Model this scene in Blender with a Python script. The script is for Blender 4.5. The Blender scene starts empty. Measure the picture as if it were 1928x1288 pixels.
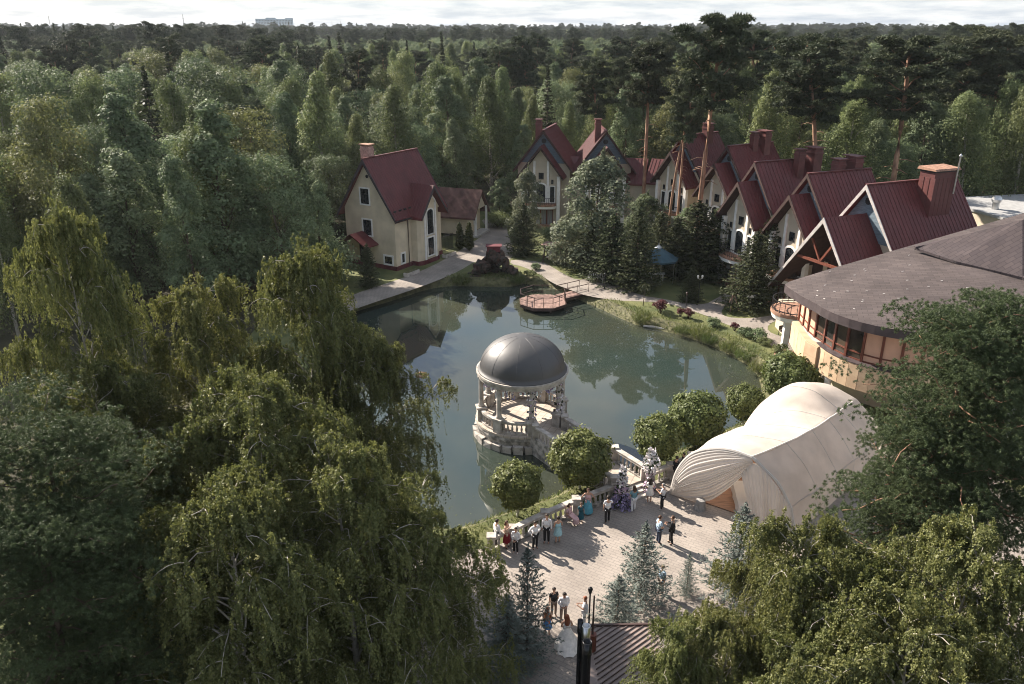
import bpy, bmesh, math, random
import numpy as np
from mathutils import Vector, Matrix
from mathutils.geometry import tessellate_polygon
R = math.radians
random.seed(5)
S = bpy.context.scene
C = S.collection

# ------------------------------------------------------------ camera, sky, sun, exposure
PITCH, FPX, CX, CY, CAMZ = R(21.5), 1490.0, 964.0, 644.0, 26.0
cam = bpy.data.cameras.new('camera'); co = bpy.data.objects.new('camera', cam); C.objects.link(co)
cam.sensor_width = 36; cam.lens = 36 * FPX / 1928; cam.clip_start = .1; cam.clip_end = 20000
co.location = (0, 0, CAMZ); co.rotation_euler = (R(90) - PITCH, 0, 0)
S.camera = co

SUN_EL, SUN_AZ = R(34), R(-48)            # azimuth from +Y, clockwise
W = bpy.data.worlds.new('World'); S.world = W; W.use_nodes = True
nt = W.node_tree; nt.nodes.clear()
def wn(t, **k):
    n = nt.nodes.new(t)
    for a, b in k.items(): setattr(n, a, b)
    return n
sky = wn('ShaderNodeTexSky', sky_type='NISHITA', sun_disc=False, sun_elevation=SUN_EL, sun_rotation=SUN_AZ, air_density=1.0, dust_density=.3, ozone_density=1.2)
tc = wn('ShaderNodeTexCoord'); sp = wn('ShaderNodeSeparateXYZ'); nt.links.new(tc.outputs['Generated'], sp.inputs[0])
ad = wn('ShaderNodeMath', operation='ADD'); ad.inputs[1].default_value = .12; nt.links.new(sp.outputs[2], ad.inputs[0])
mx = wn('ShaderNodeMath', operation='MAXIMUM'); mx.inputs[1].default_value = .05; nt.links.new(ad.outputs[0], mx.inputs[0])
dv = [wn('ShaderNodeMath', operation='DIVIDE') for _ in range(2)]
cb = wn('ShaderNodeCombineXYZ')
for i in range(2):
    nt.links.new(sp.outputs[i], dv[i].inputs[0]); nt.links.new(mx.outputs[0], dv[i].inputs[1]); nt.links.new(dv[i].outputs[0], cb.inputs[i])
nz = wn('ShaderNodeTexNoise'); nz.inputs['Scale'].default_value = 1.6; nz.inputs['Detail'].default_value = 7; nz.inputs['Roughness'].default_value = .55
nt.links.new(cb.outputs[0], nz.inputs['Vector'])
cr = wn('ShaderNodeValToRGB'); cr.color_ramp.elements[0].position = .36; cr.color_ramp.elements[1].position = .58
nt.links.new(nz.outputs[0], cr.inputs[0])
mixc = wn('ShaderNodeMix', data_type='RGBA')
cc_ = wn('ShaderNodeValToRGB'); cc_.color_ramp.elements[0].position = .36; cc_.color_ramp.elements[1].position = .62; cc_.color_ramp.elements[0].color = (3.5, 4.0, 4.8, 1); cc_.color_ramp.elements[1].color = (6.4, 6.5, 6.7, 1)
nt.links.new(nz.outputs[0], cc_.inputs[0]); nt.links.new(cc_.outputs[0], mixc.inputs[7])
cs_ = wn('ShaderNodeMath', operation='MULTIPLY'); cs_.inputs[1].default_value = .85; nt.links.new(cr.outputs[0], cs_.inputs[0])
hz_ = wn('ShaderNodeMapRange'); hz_.inputs[1].default_value = .0; hz_.inputs[2].default_value = .2; hz_.inputs[3].default_value = .92; hz_.inputs[4].default_value = .15; nt.links.new(sp.outputs[2], hz_.inputs[0])
mm_ = wn('ShaderNodeMath', operation='MAXIMUM'); nt.links.new(cs_.outputs[0], mm_.inputs[0]); nt.links.new(hz_.outputs[0], mm_.inputs[1])
nt.links.new(mm_.outputs[0], mixc.inputs[0]); nt.links.new(sky.outputs[0], mixc.inputs[6])
bg = wn('ShaderNodeBackground'); bg.inputs[1].default_value = .058
wo = wn('ShaderNodeOutputWorld'); nt.links.new(mixc.outputs[2], bg.inputs[0]); nt.links.new(bg.outputs[0], wo.inputs[0])

sl = bpy.data.lights.new('sun', 'SUN'); so = bpy.data.objects.new('sun', sl); C.objects.link(so)
sl.energy = 5.0; sl.angle = R(.5); sl.color = (1, .9, .78)
sdir = Vector((math.sin(SUN_AZ) * math.cos(SUN_EL), math.cos(SUN_AZ) * math.cos(SUN_EL), math.sin(SUN_EL)))
so.rotation_euler = sdir.to_track_quat('Z', 'Y').to_euler(); so.location = (-40, 60, 80)
S.view_settings.view_transform = 'Standard'; S.view_settings.look = 'None'; S.view_settings.gamma = 1
S.view_settings.exposure = 1.5; S.view_settings.use_curve_mapping = False
S.render.engine = 'CYCLES'
S.cycles.max_bounces = 6; S.cycles.diffuse_bounces = 3; S.cycles.transmission_bounces = 3; S.cycles.glossy_bounces = 3
S.cycles.use_denoising = True; S.cycles.filter_width = 1.0; S.cycles.sample_clamp_indirect = 4

# ------------------------------------------------------------ helpers
cp, sn = math.cos(PITCH), math.sin(PITCH)
def G(px, py, z=0.0):
    """the point of the horizontal plane z that the survey photograph shows at pixel px, py"""
    u, v = (px - CX) / FPX, (CY - py) / FPX
    dy, dz = cp + v * sn, -sn + v * cp
    t = (z - CAMZ) / dz
    return Vector((u * t, dy * t, z))
def at_depth(px, y, z=0.0):
    return Vector(((px - CX) / FPX * (y * cp + (CAMZ - z) * sn), y, z))
def height_at(py, y):
    v = (CY - py) / FPX
    return CAMZ + y * (-sn + v * cp) / (cp + v * sn)

def tag(o, label=None, cat=None, group=None, kind=None):
    if label: o['label'] = label
    if cat: o['category'] = cat
    if group: o['group'] = group
    if kind: o['kind'] = kind
    return o
def empty(name, loc=(0, 0, 0), rz=0.0, sc=1.0):
    o = bpy.data.objects.new(name, None); C.objects.link(o)
    o.location = loc; o.rotation_euler = (0, 0, rz); o.empty_display_size = .3
    if sc != 1.0: o.scale = (sc, sc, sc)
    return o
def link(name, me, parent=None, loc=None, rot=None, sc=None):
    o = bpy.data.objects.new(name, me); C.objects.link(o)
    if parent is not None: o.parent = parent
    if loc is not None: o.location = loc
    if rot is not None: o.rotation_euler = rot
    if sc is not None: o.scale = sc
    return o
def copy_tree(o, parent=None):
    c = o.copy(); C.objects.link(c)
    if parent is not None: c.parent = parent
    for ch in KIDS(o): copy_tree(ch, c)
    return c
def KIDS(o): return list(o.children)
def fin(bm, name, m, parent=None, smooth=False, kind=None, loc=None, rot=None):
    bmesh.ops.recalc_face_normals(bm, faces=bm.faces)
    me = bpy.data.meshes.new(name); bm.to_mesh(me); bm.free()
    if m is not None: me.materials.append(m)
    if smooth:
        me.polygons.foreach_set('use_smooth', [True] * len(me.polygons))
    o = link(name, me, parent, loc, rot)
    if kind: o['kind'] = kind
    return o
NB = bmesh.new
def box(bm, x0, x1, y0, y1, z0, z1):
    v = [bm.verts.new(p) for p in ((x0, y0, z0), (x1, y0, z0), (x1, y1, z0), (x0, y1, z0), (x0, y0, z1), (x1, y0, z1), (x1, y1, z1), (x0, y1, z1))]
    for f in ((0, 3, 2, 1), (4, 5, 6, 7), (0, 1, 5, 4), (1, 2, 6, 5), (2, 3, 7, 6), (3, 0, 4, 7)): bm.faces.new([v[i] for i in f])
    return bm
def prism(bm, pts, ext):
    """a polygon (3-D points) extruded by the vector ext"""
    e = Vector(ext); a = [bm.verts.new(p) for p in pts]; b = [bm.verts.new(Vector(p) + e) for p in pts]
    n = len(a)
    bm.faces.new(a); bm.faces.new(b[::-1])
    for i in range(n):
        j = (i + 1) % n; bm.faces.new([a[i], b[i], b[j], a[j]])
    return bm
def bar(bm, p, q, w, h=None, up=(0, 0, 1)):
    p, q = Vector(p), Vector(q); h = h or w; d = (q - p).normalized()
    u = Vector(up); s = d.cross(u)
    if s.length < 1e-4: s = d.cross(Vector((1, 0, 0)))
    s.normalize(); u = s.cross(d).normalized()
    prism(bm, [p + s * w / 2 + u * h / 2, p - s * w / 2 + u * h / 2, p - s * w / 2 - u * h / 2, p + s * w / 2 - u * h / 2], q - p)
    return bm
def lathe(bm, prof, n=12, c=(0, 0, 0), a0=0.0, capped=True):
    rings = []
    for r, z in prof:
        rings.append([bm.verts.new((c[0] + r * math.cos(a0 + 2 * math.pi * i / n), c[1] + r * math.sin(a0 + 2 * math.pi * i / n), c[2] + z)) for i in range(n)])
    for a, b in zip(rings, rings[1:]):
        for i in range(n):
            j = (i + 1) % n; bm.faces.new([a[i], a[j], b[j], b[i]])
    if capped:
        bm.faces.new(rings[0][::-1]); bm.faces.new(rings[-1])
    return bm
def tube(bm, pts, rad, n=6):
    pts = [Vector(p) for p in pts]; rr = rad if hasattr(rad, '__len__') else [rad] * len(pts); rings = []
    for i, p in enumerate(pts):
        d = (pts[min(i + 1, len(pts) - 1)] - pts[max(i - 1, 0)]).normalized()
        s = d.cross(Vector((0, 0, 1)))
        if s.length < .05: s = d.cross(Vector((1, 0, 0)))
        s.normalize(); u = s.cross(d)
        rings.append([bm.verts.new(p + (s * math.cos(2 * math.pi * k / n) + u * math.sin(2 * math.pi * k / n)) * rr[i]) for k in range(n)])
    for a, b in zip(rings, rings[1:]):
        for i in range(n):
            j = (i + 1) % n; bm.faces.new([a[i], a[j], b[j], b[i]])
    bm.faces.new(rings[0][::-1]); bm.faces.new(rings[-1])
    return bm
def grid_surf(bm, rows):
    vs = [[bm.verts.new(p) for p in r] for r in rows]
    for a, b in zip(vs, vs[1:]):
        for i in range(len(a) - 1): bm.faces.new([a[i], a[i + 1], b[i + 1], b[i]])
    return bm
def offset_poly(pts, d):
    out = []; n = len(pts)
    A = sum(pts[i][0] * pts[(i + 1) % n][1] - pts[(i + 1) % n][0] * pts[i][1] for i in range(n))
    s = 1 if A > 0 else -1
    for i in range(n):
        a, b, c = Vector(pts[i - 1][:2]), Vector(pts[i][:2]), Vector(pts[(i + 1) % n][:2])
        n1 = Vector(((b - a).y, -(b - a).x)).normalized() * s; n2 = Vector(((c - b).y, -(c - b).x)).normalized() * s
        m = (n1 + n2); m = m.normalized() if m.length > .01 else n1
        out.append(b + m * d / max(.5, m.dot(n1)))
    return out
def smooth_poly(pts, it=2, closed=True):
    pts = [Vector(p[:2]) for p in pts]
    for _ in range(it):
        o = []; n = len(pts)
        for i in range(n if closed else n - 1):
            a, b = pts[i], pts[(i + 1) % n]
            o += [a * .75 + b * .25, a * .25 + b * .75]
        if not closed: o = [pts[0]] + o + [pts[-1]]
        pts = o
    return pts
def inside(p, poly):
    x, y = p[0], p[1]; r = False; j = len(poly) - 1
    for i in range(len(poly)):
        xi, yi, xj, yj = poly[i][0], poly[i][1], poly[j][0], poly[j][1]
        if (yi > y) != (yj > y) and x < (xj - xi) * (y - yi) / (yj - yi) + xi: r = not r
        j = i
    return r
def flat_sheet(name, loops, z, m, kind='structure', zf=None):
    ls = [[Vector((p[0], p[1], 0)) for p in l] for l in loops]
    allp = [p for l in ls for p in l]
    me = bpy.data.meshes.new(name)
    tr = tessellate_polygon(ls)
    me.from_pydata([(p.x, p.y, z) for p in allp], [], [t for t in tr])
    bm = NB(); bm.from_mesh(me); bmesh.ops.recalc_face_normals(bm, faces=bm.faces)
    for f in bm.faces:
        if f.normal.z < 0: f.normal_flip()
    bm.to_mesh(me); bm.free(); me.materials.append(m)
    o = link(name, me); o['kind'] = kind
    return o

# ------------------------------------------------------------ materials
def mat(name, col, rough=.7, var=.15, scale=3.0, bump=0.0, bscale=20.0, spec=.3, metal=0.0, detail=4, c2=None, lo=.35, hi=.65, stretch=None):
    m = bpy.data.materials.new(name); m.use_nodes = True; t = m.node_tree; N = t.nodes; L = t.links
    b = N['Principled BSDF']; b.inputs['Roughness'].default_value = rough; b.inputs['Metallic'].default_value = metal
    b.inputs['Specular IOR Level'].default_value = spec
    tcn = N.new('ShaderNodeTexCoord'); vec = tcn.outputs['Object']
    if stretch:
        mp = N.new('ShaderNodeMapping'); mp.inputs['Scale'].default_value = stretch; L.new(vec, mp.inputs[0]); vec = mp.outputs[0]
    n = N.new('ShaderNodeTexNoise'); n.inputs['Scale'].default_value = scale; n.inputs['Detail'].default_value = detail; L.new(vec, n.inputs['Vector'])
    r = N.new('ShaderNodeValToRGB'); L.new(n.outputs[0], r.inputs[0])
    a = c2 or tuple(max(0, x * (1 - var * 1.4)) for x in col)
    bcol = tuple(min(1, x * (1 + var)) for x in col) if not c2 else col
    r.color_ramp.elements[0].color = (*a, 1); r.color_ramp.elements[1].color = (*bcol, 1)
    r.color_ramp.elements[0].position = lo; r.color_ramp.elements[1].position = hi
    L.new(r.outputs[0], b.inputs['Base Color'])
    if bump:
        n2 = N.new('ShaderNodeTexNoise'); n2.inputs['Scale'].default_value = bscale; n2.inputs['Detail'].default_value = 5; L.new(vec, n2.inputs['Vector'])
        bp = N.new('ShaderNodeBump'); bp.inputs['Strength'].default_value = bump; bp.inputs['Distance'].default_value = .05
        L.new(n2.outputs[0], bp.inputs['Height']); L.new(bp.outputs[0], b.inputs['Normal'])
    return m
def brickmat(name, c1, c2, mortar, sx, sy, rough=.8, rz=0.0, var_scale=.6, off=.5, msize=.02, stain=None):
    m = bpy.data.materials.new(name); m.use_nodes = True; t = m.node_tree; N = t.nodes; L = t.links
    b = N['Principled BSDF']; b.inputs['Roughness'].default_value = rough; b.inputs['Specular IOR Level'].default_value = .25
    tcn = N.new('ShaderNodeTexCoord'); mp = N.new('ShaderNodeMapping'); mp.inputs['Rotation'].default_value = (0, 0, rz); L.new(tcn.outputs['Object'], mp.inputs[0])
    k = N.new('ShaderNodeTexBrick'); k.offset = off; L.new(mp.outputs[0], k.inputs['Vector'])
    k.inputs['Color1'].default_value = (*c1, 1); k.inputs['Color2'].default_value = (*c2, 1); k.inputs['Mortar'].default_value = (*mortar, 1)
    k.inputs['Scale'].default_value = 1; k.inputs['Brick Width'].default_value = sx; k.inputs['Row Height'].default_value = sy; k.inputs['Mortar Size'].default_value = msize
    n = N.new('ShaderNodeTexNoise'); n.inputs['Scale'].default_value = var_scale; n.inputs['Detail'].default_value = 6; L.new(tcn.outputs['Object'], n.inputs['Vector'])
    r = N.new('ShaderNodeValToRGB'); r.color_ramp.elements[0].position = .3; r.color_ramp.elements[1].position = .7
    r.color_ramp.elements[0].color = (.74, .72, .7, 1); r.color_ramp.elements[1].color = (1.1, 1.08, 1.05, 1); L.new(n.outputs[0], r.inputs[0])
    mu = N.new('ShaderNodeMix'); mu.data_type = 'RGBA'; mu.blend_type = 'MULTIPLY'; mu.inputs[0].default_value = 1; L.new(k.outputs['Color'], mu.inputs[6]); L.new(r.outputs[0], mu.inputs[7])
    L.new(mu.outputs[2], b.inputs['Base Color'])
    bp = N.new('ShaderNodeBump'); bp.inputs['Strength'].default_value = .5; bp.inputs['Distance'].default_value = .01; bp.invert = True
    L.new(k.outputs['Fac'], bp.inputs['Height']); L.new(bp.outputs[0], b.inputs['Normal'])
    return m
def leafmat(name, dark, light, transl=.3, rough=.5, hue=.03, val=.35, spec=.25):
    m = bpy.data.materials.new(name); m.use_nodes = True; t = m.node_tree; N = t.nodes; L = t.links
    b = N['Principled BSDF']; b.inputs['Roughness'].default_value = rough; b.inputs['Specular IOR Level'].default_value = spec
    at = N.new('ShaderNodeAttribute'); at.attribute_name = 'tint'
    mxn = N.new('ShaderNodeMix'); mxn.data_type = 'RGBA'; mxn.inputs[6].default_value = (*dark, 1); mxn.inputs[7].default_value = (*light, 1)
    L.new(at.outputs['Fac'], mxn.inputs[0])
    oi = N.new('ShaderNodeObjectInfo'); hs = N.new('ShaderNodeHueSaturation'); L.new(mxn.outputs[2], hs.inputs['Color'])
    def lin(a, c, src):
        q = N.new('ShaderNodeMapRange'); q.inputs[3].default_value = a; q.inputs[4].default_value = c; L.new(src, q.inputs[0]); return q.outputs[0]
    wn_ = N.new('ShaderNodeTexWhiteNoise'); wn_.noise_dimensions = '1D'; L.new(oi.outputs['Random'], wn_.inputs['W'])
    L.new(lin(.5 - hue, .5 + hue, oi.outputs['Random']), hs.inputs['Hue']); L.new(lin(1 - val, 1 + val, wn_.outputs['Value']), hs.inputs['Value'])
    L.new(hs.outputs[0], b.inputs['Base Color'])
    tr = N.new('ShaderNodeBsdfTranslucent'); 
    ht = N.new('ShaderNodeHueSaturation'); ht.inputs['Saturation'].default_value = 1.15; ht.inputs['Value'].default_value = 1.3; L.new(hs.outputs[0], ht.inputs['Color']); L.new(ht.outputs[0], tr.inputs[0])
    ms = N.new('ShaderNodeMixShader'); ms.inputs[0].default_value = transl; L.new(b.outputs[0], ms.inputs[1]); L.new(tr.outputs[0], ms.inputs[2])
    L.new(ms.outputs[0], N['Material Output'].inputs['Surface'])
    return m

M = {}
M['leaf_birch'] = leafmat('birch leaves', (.048, .068, .03), (.2, .228, .102), .27, .6, .014, .3, .1)
M['leaf_broad'] = leafmat('broad leaves', (.046, .068, .035), (.19, .232, .126), .26, .6, .014, .3, .1)
M['leaf_weep'] = leafmat('weeping birch leaves', (.048, .063, .022), (.218, .222, .085), .28, .5, .012, .15, .2)
M['leaf_linden'] = leafmat('linden leaves', (.05, .068, .02), (.16, .18, .065), .25, .5, .012, .12, .2)
M['leaf_yellow'] = leafmat('olive leaves', (.066, .082, .036), (.185, .198, .088), .3, .6, .02, .2, .1)
M['leaf_grey'] = leafmat('silvery leaves', (.07, .086, .052), (.18, .195, .125), .25, .6, .02, .1, .15)
M['leaf_red'] = leafmat('barberry leaves', (.05, .016, .018), (.13, .04, .04), .25, .5, .01, .1)
M['needle_pine'] = leafmat('pine needles', (.034, .046, .026), (.088, .102, .054), .1, .6, .02, .25, .1)
M['needle_fgpine'] = leafmat('near pine needles', (.032, .05, .024), (.105, .135, .06), .15, .55, .01, .1, .15)
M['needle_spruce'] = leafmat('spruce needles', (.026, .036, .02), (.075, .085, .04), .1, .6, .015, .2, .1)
M['needle_thuja'] = leafmat('thuja sprays', (.04, .05, .018), (.085, .095, .035), .12, .55, .015, .15)
M['needle_blue'] = leafmat('blue spruce needles', (.075, .095, .085), (.22, .25, .22), .1, .6, .01, .1, .1)
M['bark_pine'] = mat('pine bark', (.38, .23, .15), .85, c2=(.16, .085, .055), scale=2.2, bump=.5, bscale=12, stretch=(1, 1, .35))
M['bark_dark'] = mat('dark bark', (.10, .075, .055), .9, .3, 4, .5, 14)
M['bark_birch'] = mat('white birch bark', (.36, .33, .28), .7, c2=(.10, .09, .08), scale=6, lo=.30, hi=.42, bump=.2, stretch=(1, 1, 2.2))
M['bark_wash'] = mat('limewashed bark', (.62, .6, .56), .85, .15, 5, .3, 20)
M['grass'] = mat('lawn', (.15, .15, .06), .95, c2=(.06, .078, .028), scale=.5, lo=.3, hi=.72, bump=.6, bscale=9, detail=9)
M['forest_floor'] = mat('forest floor', (.06, .055, .03), .95, .35, .3, .5, 5)
M['blade'] = leafmat('grass blades', (.06, .085, .02), (.16, .16, .06), .3, .6, .02, .1)
M['reed'] = leafmat('reed blades', (.05, .075, .02), (.12, .14, .05), .3, .5, .02, .1)
M['path'] = brickmat('path setts', (.36, .325, .29), (.29, .26, .235), (.2, .18, .165), .2, .1, .9, .6, .5)
M['plaza'] = brickmat('plaza pavers', (.325, .29, .262), (.29, .26, .235), (.235, .212, .195), .42, .21, .85, R(33), .45, msize=.018)
M['mud'] = mat('wet bank', (.11, .105, .05), .8, .3, 2.0, .5, 10)
M['bed'] = mat('pond bed', (.11, .075, .035), .9, .35, .6)
M['stone'] = mat('cast stone', (.5, .455, .41), .85, c2=(.26, .235, .21), scale=2.3, lo=.32, hi=.6, bump=.3, bscale=18, detail=8)
M['stone_dirty'] = mat('stained stone', (.42, .385, .35), .9, c2=(.15, .14, .125), scale=2.8, lo=.38, hi=.62, bump=.5, bscale=14, detail=9)
M['stone_floor'] = brickmat('pavilion floor slabs', (.5, .44, .38), (.44, .39, .34), (.3, .26, .23), .5, .5, .85, .4, .8, off=0)
M['dome'] = mat('dome membrane', (.058, .055, .054), .5, c2=(.045, .044, .046), scale=.9, lo=.3, hi=.7, spec=.7, bump=.12, bscale=3)
M['cream'] = mat('cream render', (.6, .51, .37), .9, .12, .5, .1, 40, detail=7)
M['cream2'] = mat('pale render', (.48, .41, .315), .9, .12, .5, .1, 40, detail=7)
M['white'] = mat('white trim paint', (.74, .72, .68), .6, .06, 2)
M['red_roof'] = mat('oxblood metal roofing', (.135, .034, .034), .5, c2=(.085, .024, .025), scale=.7, lo=.25, hi=.75, spec=.3, detail=8)
M['red_roof2'] = mat('oxblood metal folded sheet', (.115, .04, .037), .5, .16, 1.2, spec=.35)
M['plinth'] = mat('dark red plinth', (.12, .03, .035), .7, .2, 2)
M['bluegrey'] = mat('blue grey gable shingle', (.13, .17, .205), .7, .16, 1.5, .3, 8, stretch=(1, 1, 6))
M['soffit'] = mat('dark timber soffit', (.05, .028, .024), .8, .2, 2)
M['barge'] = mat('pale bargeboard', (.42, .39, .37), .6, .12, 3)
M['brownroof'] = mat('brown bitumen tiles', (.115, .062, .052), .9, .25, 1.1, .4, 12)
M['shingle'] = brickmat('brown bitumen shingles', (.1, .082, .08), (.072, .059, .059), (.04, .032, .032), .7, .3, .85, .25, .35, msize=.012)
M['shingle_shaded'] = brickmat('shaded bitumen shingles', (.085, .068, .07), (.065, .053, .057), (.032, .027, .03), .7, .32, .85, -.2, .4, msize=.014)  # darker shingle copy: shade of the turned-away upper plane put into its colour
M['glass'] = mat('dark window glass', (.018, .022, .026), .06, .2, 1, spec=.6)
M['glass2'] = mat('restaurant glass', (.07, .05, .036), .07, c2=(.02, .018, .016), scale=.8, spec=.6)
M['blind'] = mat('peach roller blind', (.6, .36, .25), .8, .06, 1)
M['curtain'] = mat('grey curtain behind glass', (.28, .27, .26), .5, .2, 3, stretch=(6, 6, .2))
M['redwood'] = mat('red brown joinery', (.15, .05, .032), .5, .2, 4, stretch=(6, 6, .6))
M['fascia'] = mat('dark fascia sheet', (.065, .05, .052), .55, .15, 2)
M['travertine'] = mat('travertine cladding', (.56, .42, .28), .75, c2=(.42, .29, .19), scale=.9, lo=.3, hi=.7, bump=.1, bscale=16, detail=8)
M['terracotta'] = mat('terracotta tile', (.31, .175, .12), .8, .2, 3)
M['iron'] = mat('black iron', (.018, .018, .02), .5, .2, 5)
M['deckwood'] = mat('weathered brown deck board', (.24, .155, .13), .85, .22, 2.5, .2, 20)
M['rail'] = mat('brown painted rail', (.07, .045, .04), .5, .2, 4)
M['rock'] = mat('dark rusty rock', (.085, .05, .04), .9, c2=(.03, .03, .024), scale=1.6, bump=.8, bscale=6)
M['tent'] = mat('cream tent fabric', (.68, .6, .53), .85, .08, .8, .5, 1.4, detail=6)
M['brickpink'] = mat('pinkish chimney brick', (.42, .26, .22), .85, .2, 4)
M['drape'] = mat('white drape fabric', (.72, .69, .66), .9, .03, 1)
M['tentfloor'] = mat('orange wood dance floor', (.26, .14, .085), .5, .2, 1.5, stretch=(1, 5, 1))
M['flue'] = mat('black flue steel', (.03, .03, .032), .25, .2, 3, metal=.7)
M['steel'] = mat('stainless steel', (.55, .55, .55), .3, .1, 3, metal=1)
M['bluecanopy'] = mat('blue grey canopy cloth', (.06, .11, .14), .8, .12, 2)
M['flower_white'] = mat('white blossom', (.78, .74, .74), .8, .1, 6)
M['flower_purple'] = mat('purple blossom', (.33, .28, .45), .8, .3, 6)
M['flower_pink'] = mat('lilac blossom', (.52, .38, .48), .8, .2, 6)
M['foliage_dark'] = leafmat('arrangement leaves', (.03, .05, .02), (.07, .1, .04), .2)
M['greywall'] = mat('grey flat roof felt', (.3, .3, .3), .9, .1, 2)
M['farblock'] = mat('pale blue grey panels', (.48, .56, .62), .8, .05, .1)
M['concrete'] = mat('light concrete', (.42, .40, .37), .85, .12, 2)

for nm in ('tent', 'drape'):                                     # thin cloth lets some light through
    t = M[nm].node_tree; o_ = t.nodes['Material Output']; p_ = t.nodes['Principled BSDF']; tr = t.nodes.new('ShaderNodeBsdfTranslucent'); ms = t.nodes.new('ShaderNodeMixShader')
    src = p_.inputs['Base Color'].links[0].from_socket; t.links.new(src, tr.inputs[0]); ms.inputs[0].default_value = .42
    t.links.new(p_.outputs[0], ms.inputs[1]); t.links.new(tr.outputs[0], ms.inputs[2]); t.links.new(ms.outputs[0], o_.inputs['Surface'])
# ------------------------------------------------------------ ground, pond, paths
WZ = -.8
pond_px = [(612, 640), (625, 602), (702, 577), (755, 562), (802, 545), (850, 538), (900, 540), (966, 541), (982, 534), (1016, 539), (1039, 542), (1056, 549), (1086, 563), (1109, 573), (1158, 594),
           (1192, 611), (1226, 618), (1267, 628), (1313, 641), (1357, 660), (1391, 678), (1416, 694), (1430, 715), (1438, 755), (1404, 797), (1358, 815), (1268, 859), (1206, 877), (1108, 914), (1058, 926), (1040, 941),
           (955, 968), (894, 990), (850, 1004), (790, 990), (720, 920), (670, 830), (640, 740)]
pond = smooth_poly([G(x, y, WZ) for x, y in pond_px], 2)
rim = offset_poly(pond, 1.0)
bedin = offset_poly(pond, -1.6)
big = [(-2600, -300), (2600, -300), (2600, 5200), (-2600, 5200)]
clear = [(-60, 16), (-60, 60), (-24, 72), (-25.5, 88), (-22, 100), (-15, 112), (-8, 118), (-2, 124), (6, 127), (20, 126), (30, 120), (36, 112), (44, 104), (84, 106), (84, 78), (56, 60), (56, 16)]
ground = flat_sheet('ground', [big, rim], 0, M['forest_floor'])
lawn_sheet = flat_sheet('lawn', [[(-24, 20), (-24, 72), (-25.5, 88), (-22, 100), (-15, 112), (-8, 118), (-2, 124), (6, 127), (20, 126), (30, 120), (36, 112), (44, 104), (56, 96), (56, 20)], rim], .003, M['grass'])
# second loop: bank ring down to the bed
bm = NB(); n = len(pond); rr = []
rs = random.Random(3)
for ring, z in ((rim, 0), ([(a + b) / 2 for a, b in zip(rim, pond)], -.28), (pond, WZ - .02), (bedin, WZ - 1.1)):
    rr.append([bm.verts.new((p.x, p.y, z + (rs.uniform(-.05, .05) if z < -.1 else 0))) for p in ring])
for a, b in zip(rr, rr[1:]):
    for i in range(n):
        j = (i + 1) % n; bm.faces.new([a[i], a[j], b[j], b[i]])
bank = fin(bm, 'bank', M['mud'], kind='structure')
flat_sheet('pond_bed', [bedin], WZ - 1.1, M['bed'])
wm = bpy.data.materials.new('pond water'); wm.use_nodes = True
t = wm.node_tree; N = t.nodes; L = t.links; b = N['Principled BSDF']
b.inputs['Base Color'].default_value = (.062, .06, .034, 1); b.inputs['Roughness'].default_value = .02; b.inputs['IOR'].default_value = 1.72; b.inputs['Specular IOR Level'].default_value = .5
tcn = N.new('ShaderNodeTexCoord'); n1 = N.new('ShaderNodeTexNoise'); n1.inputs['Scale'].default_value = .35; n1.inputs['Detail'].default_value = 3
L.new(tcn.outputs['Object'], n1.inputs['Vector']); bp = N.new('ShaderNodeBump'); bp.inputs['Strength'].default_value = .05; bp.inputs['Distance'].default_value = .05
n2 = N.new('ShaderNodeTexNoise'); n2.inputs['Scale'].default_value = .06; n2.inputs['Detail'].default_value = 3; L.new(tcn.outputs['Object'], n2.inputs['Vector'])
r2 = N.new('ShaderNodeValToRGB'); r2.color_ramp.elements[0].color = (.026, .04, .035, 1); r2.color_ramp.elements[1].color = (.048, .048, .03, 1); r2.color_ramp.elements[0].position = .35; r2.color_ramp.elements[1].position = .65
L.new(n2.outputs[0], r2.inputs[0]); L.new(r2.outputs[0], b.inputs['Base Color'])
L.new(n1.outputs[0], bp.inputs['Height']); L.new(bp.outputs[0], b.inputs['Normal'])
flat_sheet('pond_water', [offset_poly(pond, .12)], WZ, wm)

road_px = [(615, 601), (700, 571), (755, 553), (815, 532), (862, 512), (898, 490), (935, 488), (962, 492), (968, 470), (952, 430), (962, 416), (945, 405), (905, 410), (917, 432), (905, 447), (868, 470), (835, 490), (790, 512), (740, 530), (690, 545), (640, 566), (600, 585)]
road_poly = smooth_poly([G(*p) for p in road_px], 1)
flat_sheet('road', [road_poly], .006, M['path'])
up = [(963, 488), (1019, 493), (1035, 500), (1061, 516), (1087, 528), (1110, 524), (1148, 530), (1170, 541), (1208, 557), (1251, 563), (1276, 569), (1326, 575), (1352, 560), (1378, 545), (1398, 556), (1368, 574), (1356, 588), (1366, 597), (1400, 600), (1438, 597), (1468, 590), (1500, 590), (1510, 606), (1470, 600), (1446, 611), (1445, 624), (1470, 634), (1510, 640)]
lo = [(1500, 670), (1466, 660), (1438, 641), (1407, 622), (1363, 610), (1329, 594), (1292, 582), (1260, 572), (1220, 568), (1158, 566), (1102, 557), (1074, 546), (1043, 535), (1015, 516), (985, 502), (960, 497)]
path_poly = smooth_poly([G(*p) for p in up + lo], 1)
flat_sheet('path', [path_poly], .012, M['path'])
flat_sheet('forecourt', [[G(1330, 500), G(1395, 478), G(1480, 520), G(1500, 560), G(1470, 575), G(1400, 520), G(1372, 510)]], .006, M['path'])

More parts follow.
